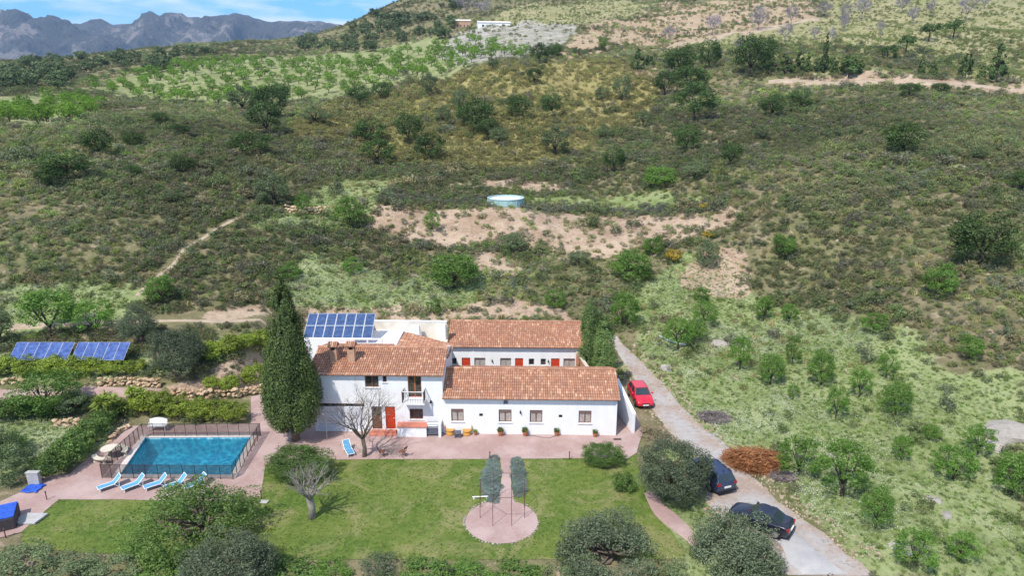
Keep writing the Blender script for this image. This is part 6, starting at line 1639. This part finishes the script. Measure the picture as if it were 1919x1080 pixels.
def stone_wall(label, pts, h, rows, sz):
    P = [G(u, v) for u, v in pts]; r = tag(empty('stone_wall', P[0]), label, 'wall'); rd = random.Random(len(label))
    seg = [(P[i+1]-P[i]).length for i in range(len(P)-1)]; L = sum(seg)
    for j in range(rows):
        d = rd.uniform(0, 0.2)
        while d < L:
            i = 0; q = d
            while q > seg[i] and i < len(seg)-1: q -= seg[i]; i += 1
            p = P[i].lerp(P[i+1], min(1, q/seg[i])); k = sz*rd.choice((0.55, 0.75, 0.95, 1.1, 1.45))*rd.uniform(0.85, 1.15)
            link('stone', STN[rd.randrange(4)], r, p - P[0] + Vector((0, rd.uniform(-.08,.08) + j*0.06, h*(j+0.4)/rows + rd.uniform(-0.12, 0.10))), (rd.uniform(-.3,.3), rd.uniform(-.3,.3), rd.uniform(0,6)), (k*1.15, k, k*0.85))
            d += k*0.85
stone_wall('rough stone wall above the garden path below the solar panels', [(188,724),(240,722),(305,727)], 0.8, 3, 0.36)
stone_wall('rough stone wall below the yellow shrubs near the cypress', [(325,742),(380,748),(430,746),(505,735)], 0.9, 3, 0.36)
stone_wall('low stone wall left of the pool hedge', [(98,800),(150,798)], 0.7, 3, 0.36)
stone_wall('short stone wall at the far left path', [(0,720),(45,719)], 0.6, 2, 0.36)
stone_wall('low stone edging beneath the hedge left of the pool', [(205,830),(225,812),(245,802)], 0.5, 2, 0.34)
stone_wall('dry stone terrace wall on the hill left of the tank', [(535,398),(570,402),(612,400)], 1.2, 3, 0.5)
# pebbled rim of the round paving
r = tag(empty('circle_edging', (CC.x, CC.y, 0.04)), 'rim of small stones around the pink circle', 'edging')
for k in range(64):
    a = 2*math.pi*k/64
    if 70 < math.degrees(a) < 110 or _rr.random() < 0.25: continue
    link('stone', ROCK[k % 4], r, (2.5*math.cos(a)+_rr.uniform(-.05,.05), 2.5*math.sin(a)+_rr.uniform(-.05,.05), 0.02), (0,0,k), (0.13*_rr.uniform(.5,1.6), 0.12*_rr.uniform(.6,1.6), 0.10))
# flower pots along the facade
for u, v, s, lb in ((891,816,0.8,'smallest leafy pot, nearest the wicker chairs'),(938,817,1.15,'flower pot under the second window of the long wing'),(984,817,1.15,'flower pot between the second and third windows'),(1043,817,1.05,'flower pot right of the third window of the long wing'),(1115,819,1.0,'rightmost flower pot along the long wing')):
    p = at_z(u, v, 0.06); r = tag(empty('flower_pot', p, 0, None, (s, s, s)), lb, 'flower pot')
    MB().lathe([(0.13,0),(0.19,0.26),(0.22,0.27),(0.22,0.32),(0.17,0.32),(0.16,0.28),(0.01,0.28)],14).build('pot', MATS['pot_clay'], r)
    link('plant', CR['hedge' if s < 1 else 'hedgedark', int(u) % 4], r, (0,0,0.26), (0,0,0), (0.55,0.55,0.42))
# garden hose along the wall foot
pts = [at_z(u, v, 0.085) for u, v in ((985,818),(1000,817),(1015,820),(1030,821),(1043,817))]
tag(MB().tube(pts, 0.02, 6).build('garden_hose', MATS['plastic_grey']), 'thin dark hose lying between two flower pots', 'hose')
# pipe on the bank
pts = [G(u, v) + Vector((0,0,0.18)) for u, v in ((1236,633),(1250,640),(1268,646),(1286,650))]
tag(MB().tube(pts, 0.13, 8).build('drain_pipe', MATS['aluminium']), 'grey pipe lying on the bank above the drive', 'pipe')

# ------------------------------------------------------------------ ground cover that nobody could count
def hidden_collection(name, meshes):
    c = bpy.data.collections.new(name)
    for i, m in enumerate(meshes):
        o = bpy.data.objects.new('%s_%02d' % (name, i), m); c.objects.link(o)
    return c
def scatter(name, label, cat, P, rot, scl, idx, tint, coll):
    me = bpy.data.meshes.new(name); n = len(P)
    me.vertices.add(n); me.vertices.foreach_set('co', np.asarray(P, np.float32).ravel())
    for nm, ty, key, arr in (('rot','FLOAT_VECTOR','vector',rot),('scl','FLOAT_VECTOR','vector',scl),('idx','INT','value',idx)):
        a = me.attributes.new(nm, ty, 'POINT'); a.data.foreach_set(key, np.asarray(arr, np.int32 if ty == 'INT' else np.float32).ravel())
    a = me.attributes.new('tint', 'FLOAT_COLOR', 'POINT'); a.data.foreach_set('color', np.hstack([tint, np.ones((n, 1))]).astype(np.float32).ravel())
    o = tag(link(name, me), label, cat, kind='stuff')
    ng = bpy.data.node_groups.new(name, 'GeometryNodeTree')
    ng.interface.new_socket('Geometry', in_out='INPUT', socket_type='NodeSocketGeometry'); ng.interface.new_socket('Geometry', in_out='OUTPUT', socket_type='NodeSocketGeometry')
    gi, go = ng.nodes.new('NodeGroupInput'), ng.nodes.new('NodeGroupOutput'); ip = ng.nodes.new('GeometryNodeInstanceOnPoints'); ci = ng.nodes.new('GeometryNodeCollectionInfo')
    ci.inputs['Collection'].default_value = coll; ci.inputs['Separate Children'].default_value = True; ci.inputs['Reset Children'].default_value = True
    ip.inputs['Pick Instance'].default_value = True
    for nm, ty, sock in (('rot','FLOAT_VECTOR','Rotation'),('scl','FLOAT_VECTOR','Scale'),('idx','INT','Instance Index')):
        na = ng.nodes.new('GeometryNodeInputNamedAttribute'); na.data_type = ty; na.inputs['Name'].default_value = nm
        ng.links.new(na.outputs['Attribute'], ip.inputs[sock])
    ng.links.new(gi.outputs[0], ip.inputs['Points']); ng.links.new(ci.outputs[0], ip.inputs['Instance']); ng.links.new(ip.outputs[0], go.inputs[0])
    o.modifiers.new('scatter', 'NODES').node_group = ng
    return o
SHB = hidden_collection('scrub_shapes', [crown_mesh('scrub_shape', 400+i, 260 + 40*(i % 3), 18, 0.062, 'leaf_scrub', 0.8, 0.42, aspect=0.42, bias=0.45) for i in range(6)])
def tuft_mesh(seed, n, mat, spread=0.5, h=1.0, wd=0.05):
    rs = np.random.default_rng(seed); vs, fs = [], []
    for k in range(n):
        a, q = rs.uniform(0, 6.28), spread*math.sqrt(rs.uniform()); b = np.array([q*math.cos(a), q*math.sin(a), 0]); t = b + np.array([rs.normal(0, .25), rs.normal(0, .25), h*rs.uniform(.5, 1)])
        s = rs.normal(size=3)*[1, 1, 0]; s /= np.linalg.norm(s)+1e-9; i = len(vs); vs += [b-s*wd, b+s*wd, t]; fs.append((i, i+1, i+2))
    return new_mesh('tuft', vs, fs, MATS[mat])
TUF = hidden_collection('tuft_shapes', [tuft_mesh(500+i, 40, 'leaf_scrub', 0.5, 1.0, 0.06) for i in range(4)])
# where scrub may not grow: paving, tracks, buildings
ROAD = poly_g([(1136,625),(1160,632),(1232,706),(1300,785),(1398,880),(1500,960),(1655,1079),(1450,1079),(1345,975),(1318,935),(1290,852),(1226,775),(1172,690)])
def near_line(x, y, pts, d):
    P = [G(*q) for q in pts]; m = np.zeros(x.shape, bool)
    for a, b in zip(P[:-1], P[1:]):
        ab = np.array([b.x-a.x, b.y-a.y]); L2 = ab@ab + 1e-9
        t = np.clip(((x-a.x)*ab[0] + (y-a.y)*ab[1])/L2, 0, 1); m |= np.hypot(x-a.x-ab[0]*t, y-a.y-ab[1]*t) < d
    return m
def blocked(x, y):
    m = inside(x, y, LAWN) | inside(x, y, PATIO) | inside(x, y, ROAD)
    m |= (x > -20.5) & (x < 9.6) & (y > 51) & (y < 73)
    m |= (x > 5) & (x < 11.5) & (y > 45) & (y < 60)
    m |= near_line(x, y, [(255,556),(282,530),(325,497),(351,462),(400,433),(445,409),(473,397)], 0.9)
    m |= near_line(x, y, [(18,614),(220,603),(330,602),(500,608)], 1.6)
    m |= near_line(x, y, [(1440,154),(1600,155),(1800,161),(2050,168)], 3.0)
    m |= near_line(x, y, [(1270,86),(1400,62),(1535,36)], 4.0)
    m |= near_line(x, y, [(-20,742),(140,732),(310,735)], 1.3)
    m |= near_line(x, y, [(1213,924),(1232,954),(1258,976),(1288,1000),(1306,1026)], 0.75)
    m |= np.hypot(x-tp_.x, y-tp_.y) < TR+0.8
    return m
def frame_points(n, y0, y1, rs, margin=1.06):
    y = np.sqrt(rs.uniform(y0*y0, y1*y1, n)); x = rs.uniform(-1, 1, n)*(0.79*y*margin + 4)
    return x, y
PAL = np.array([(0.21,0.215,0.10),(0.26,0.225,0.12),(0.17,0.205,0.085),(0.22,0.20,0.135),(0.20,0.25,0.075),(0.29,0.235,0.14),(0.185,0.195,0.13),(0.26,0.29,0.09)])
rs = np.random.default_rng(11)
def scrub_batch(n, y0, y1, smin, smax, dens):
    x, y = frame_points(n, y0, y1, rs)
    k = ~blocked(x, y); x, y = x[k], y[k]
    d = dens(x, y); k = rs.uniform(0, 1, len(x)) < d; x, y = x[k], y[k]
    z = gz(x, y); n = len(x)
    big = fbm(x, y, 22, 61, 3); s = rs.uniform(smin, smax, n)*(0.72 + 0.55*big)*np.where(rs.uniform(0, 1, n) < 0.06, 1.6, 1.0)
    tn = fbm(x, y, 12, 71, 3); ci = np.clip(((tn-0.25)*1.6*len(PAL) + rs.normal(0, 1.6, n)).astype(int), 0, len(PAL)-1)
    bigc = fbm(x, y, 34, 73, 3)
    t = np.array([1.12, 1.20, 1.15])*PAL[ci]*rs.uniform(0.82, 1.2, (n, 1))*(0.72 + 0.6*sstep(0.3, 0.7, bigc))[:, None]
    gold = zval('gold', x, y)[:, None]; mead = zval('meadow', x, y)[:, None]; red = zval('red', x, y)[:, None]
    t = t*(1-0.6*gold) + np.array([(0.34,0.29,0.10)])*0.6*gold*rs.uniform(0.8, 1.2, (n, 1))
    t = t*(1-0.5*mead) + np.array([(0.20,0.29,0.07)])*0.5*mead*rs.uniform(0.7, 1.3, (n, 1))
    sl = zval('slope', x, y)[:, None]; t = t*(1-0.5*sl) + np.array([(0.26,0.32,0.09)])*0.5*sl*rs.uniform(0.7, 1.3, (n, 1)); s = s*(1-0.35*sl[:, 0])
    return np.stack([x, y, z-0.08*s], 1), np.stack([rs.normal(0, .12, n), rs.normal(0, .12, n), rs.uniform(0, 6.28, n)], 1), np.stack([s, s, s*rs.uniform(0.55, 0.9, n)], 1), t
def dens_a(x, y):
    d = 0.5 + 0.6*sstep(0.3, 0.6, fbm(x, y, 7, 81, 3))
    d = d*(1-0.88*zval('bank', x, y))*(1-0.93*zval('meadow', x, y))*(1-0.95*zval('field', x, y))*(1-0.55*zval('gold', x, y))*(1-0.8*zval('pale', x, y))
    return d*sstep(0, 1, np.clip(1-pad_mask(x, y), 0, 1))
def dens_b(x, y):
    d = 0.30 + 0.7*sstep(0.32, 0.62, fbm(x, y, 14, 83, 3))
    return d*(1-0.95*zval('field', x, y))*(1-0.75*zval('pale', x, y))*(1-0.25*zval('red', x, y))
bt = [scrub_batch(24000, 34, 100, 0.5, 1.2, dens_a), scrub_batch(42000, 95, 180, 0.75, 1.6, dens_a), scrub_batch(34000, 180, 300, 1.0, 2.2, dens_b), scrub_batch(44000, 300, 600, 1.0, 2.5, dens_b)]
def clumps(n, y0, y1, smin, smax):
    cx, cy = frame_points(n, y0, y1, rs); k = (rs.uniform(0, 1, n) < sstep(0.35, 0.65, fbm(cx, cy, 30, 85, 3))); cx, cy = cx[k], cy[k]
    m = 3; x = (cx[:, None] + rs.normal(0, 0.9, (len(cx), m))*(1 + cy[:, None]/140)).ravel(); y = (cy[:, None] + rs.normal(0, 0.9, (len(cx), m))*(1 + cy[:, None]/140)).ravel(); col = np.repeat(rs.integers(0, 6, len(cx)), m)
    k = ~blocked(x, y) & (rs.uniform(0, 1, len(x)) < dens_a(x, y)*1.3); x, y, col = x[k], y[k], col[k]; n = len(x); s = rs.uniform(smin, smax, n)
    pc = np.array([(0.15,0.20,0.07),(0.13,0.165,0.065),(0.20,0.23,0.08),(0.20,0.19,0.13),(0.16,0.18,0.105),(0.27,0.23,0.12)])[col]*1.1*rs.uniform(0.75, 1.25, (n, 1))
    return np.stack([x, y, gz(x, y)-0.1*s], 1), np.stack([rs.normal(0, .12, n), rs.normal(0, .12, n), rs.uniform(0, 6.28, n)], 1), np.stack([s, s, s*rs.uniform(0.6, 0.9, n)], 1), pc
_ls = [G(u, v) for u, v in ((705,384),(800,380),(900,386),(1000,394),(1100,398),(1230,402),(1340,394))]
_k = rs.integers(0, 6, 900); _t = rs.uniform(0, 1, 900); _lx = np.array([q.x for q in _ls]); _ly = np.array([q.y for q in _ls])
_x = _lx[_k] + (_lx[_k+1]-_lx[_k])*_t + rs.normal(0, 0.4, 900); _y = _ly[_k] + (_ly[_k+1]-_ly[_k])*_t + np.abs(rs.normal(0, 2.2, 900)); _ok = ~blocked(_x, _y); _x, _y = _x[_ok], _y[_ok]; _n = len(_x); _s = rs.uniform(0.7, 1.3, _n)
bt.append((np.stack([_x, _y, gz(_x, _y)-0.05], 1), np.stack([0*_x, 0*_x, rs.uniform(0, 6.28, _n)], 1), np.stack([_s, _s, _s*0.65], 1), np.array([(0.19, 0.20, 0.15)])*rs.uniform(0.75, 1.2, (_n, 1))))
bt += [clumps(900, 50, 110, 1.2, 2.2), clumps(2200, 100, 270, 1.6, 3.4)]
P, Ro, S, T = [np.concatenate([b[i] for b in bt]) for i in range(4)]
scatter('hillside_scrub', 'low rosemary, thyme and broom scrub covering the hillside', 'scrub', P, Ro, S, rs.integers(0, 6, len(P)), T, SHB)
# grass tufts: scrub floor, meadow and lawn
def tufts(name, label, n, y0, y1, dens, smin, smax, cols, zoff=0.0, fn=None, hmul=1.0):
    x, y = frame_points(n, y0, y1, rs) if fn is None else fn(n)
    if fn is None:
        k = ~blocked(x, y); x, y = x[k], y[k]
    k = rs.uniform(0, 1, len(x)) < dens(x, y); x, y = x[k], y[k]; n = len(x)
    s = rs.uniform(smin, smax, n); c = np.array(cols)[rs.integers(0, len(cols), n)]*rs.uniform(0.7, 1.3, (n, 1))
    z = gz(x, y) + zoff
    return scatter(name, label, 'grass', np.stack([x, y, z], 1), np.stack([rs.normal(0, .15, n), rs.normal(0, .15, n), rs.uniform(0, 6.28, n)], 1), np.stack([s, s, s*hmul*rs.uniform(.6, 1, n)], 1), rs.integers(0, 4, n), c, TUF)
tufts('meadow_grass', 'tall pale green meadow grass right of the drive', 115000, 34, 112, lambda x, y: zval('meadow', x, y), 0.13, 0.30, [(0.24,0.33,0.09),(0.34,0.41,0.17),(0.19,0.30,0.07),(0.44,0.48,0.27)], -0.02)
tufts('hillside_grass', 'dry and green grass between the hillside shrubs', 42000, 60, 190, lambda x, y: 0.25 + 0.7*zval('gold', x, y) - 0.2*zval('bank', x, y) - 0.25*zval('field', x, y), 0.35, 0.9, [(0.34,0.31,0.13),(0.26,0.28,0.09),(0.42,0.36,0.18)], -0.03)
def lawn_pts(n):
    xs_ = [q[0] for q in LAWN]; ys_ = [q[1] for q in LAWN]; x = rs.uniform(min(xs_), max(xs_), n); y = rs.uniform(min(ys_), max(ys_), n)
    k = inside(x, y, LAWN) & ~inside(x, y, PATIO) & (np.hypot(x-CC.x, y-CC.y) > CRAD+0.05) & ~((np.abs(x-CC.x-0.1) < 0.6) & (y > CC.y))
    return x[k], y[k]
tufts('lawn_grass', 'short uneven lawn grass in front of the house', 17000, 0, 0, lambda x, y: 0.2 + 0.8*fbm(x, y, 3, 91, 3), 0.06, 0.13, [(0.13,0.22,0.04),(0.20,0.26,0.06),(0.33,0.33,0.15),(0.11,0.19,0.03)], 0.03, lawn_pts, 0.4)
# white daisies through the meadow
FLW = hidden_collection('flower_shapes', [new_mesh('daisies', *leaf_quads(np.column_stack([np.random.default_rng(600+i).normal(0, .35, (26, 2)), np.random.default_rng(650+i).uniform(.15, .42, 26)]), np.full(26, 0.024), np.random.default_rng(i), np.tile([[0, 0, 1.0]], (26, 1)), 0.8, 0.9), MATS['flower_white']) for i in range(3)])
x, y = frame_points(26000, 36, 100, rs); k = ~blocked(x, y); x, y = x[k], y[k]
k = rs.uniform(0, 1, len(x)) < zval('meadow', x, y)*(0.12+0.7*sstep(0.42, 0.62, fbm(x, y, 6, 95, 3))); x, y = x[k], y[k]; n = len(x)
scatter('meadow_flowers', 'white daisies scattered through the meadow grass', 'flowers', np.stack([x, y, gz(x, y)], 1), np.stack([0*x, 0*x, rs.uniform(0, 6.28, n)], 1), np.ones((n, 3)), rs.integers(0, 3, n), np.ones((n, 3)), FLW)
# loose stones on banks and slopes
STC = hidden_collection('stone_shapes', [rock_mesh(700+i, 1, 0.35) for i in range(3)])
for o in STC.objects: o.data.materials.append(MATS['dirt'])
x, y = frame_points(30000, 60, 240, rs); k = ~blocked(x, y) & (rs.uniform(0, 1, len(x)) < 0.11 + 0.5*zval('bank', x, y)*sstep(0.4, 0.6, fbm(x, y, 5, 97, 2))); x, y = x[k], y[k]; n = len(x); s = rs.uniform(0.15, 0.6, n)**1.4
scatter('loose_stones', 'loose pale stones lying on the banks and slopes', 'stones', np.stack([x, y, gz(x, y)], 1), rs.uniform(0, 6.28, (n, 3)), np.stack([s*1.2, s, s*0.8], 1), rs.integers(0, 3, n), np.ones((n, 3)), STC)

# ------------------------------------------------------------------ the hazy air
m, n_, l_ = ntree('haze')
vol = n_.new('ShaderNodeVolumePrincipled'); vol.inputs['Color'].default_value = (0.42, 0.66, 1.0, 1); vol.inputs['Density'].default_value = HAZE; vol.inputs['Anisotropy'].default_value = 0.2
l_.new(vol.outputs[0], n_.new('ShaderNodeOutputMaterial').inputs['Volume'])
hz = MB().box(-6500, 6500, -400, 6200, -145, 640).build('haze', m); tag(hz, 'thin blue haze in the air over the whole valley', 'haze', kind='stuff')

x, y = frame_points(60000, 36, 80, rs); k = near_line(x, y, [(1190,664),(1232,706),(1300,785),(1375,845),(1440,915),(1500,960),(1655,1079)], 1.1) | near_line(x, y, [(1172,690),(1226,775),(1290,852),(1345,975),(1450,1079)], 0.7); x, y = x[k], y[k]; n = len(x); s = rs.uniform(0.06, 0.26, n)
scatter('verge_stones', 'small loose stones strewn along the edges of the gravel drive', 'stones', np.stack([x, y, gz(x, y)+0.03], 1), rs.uniform(0, 6.28, (n, 3)), np.stack([s*1.2, s, s*0.8], 1), rs.integers(0, 3, n), np.ones((n, 3)), STC)
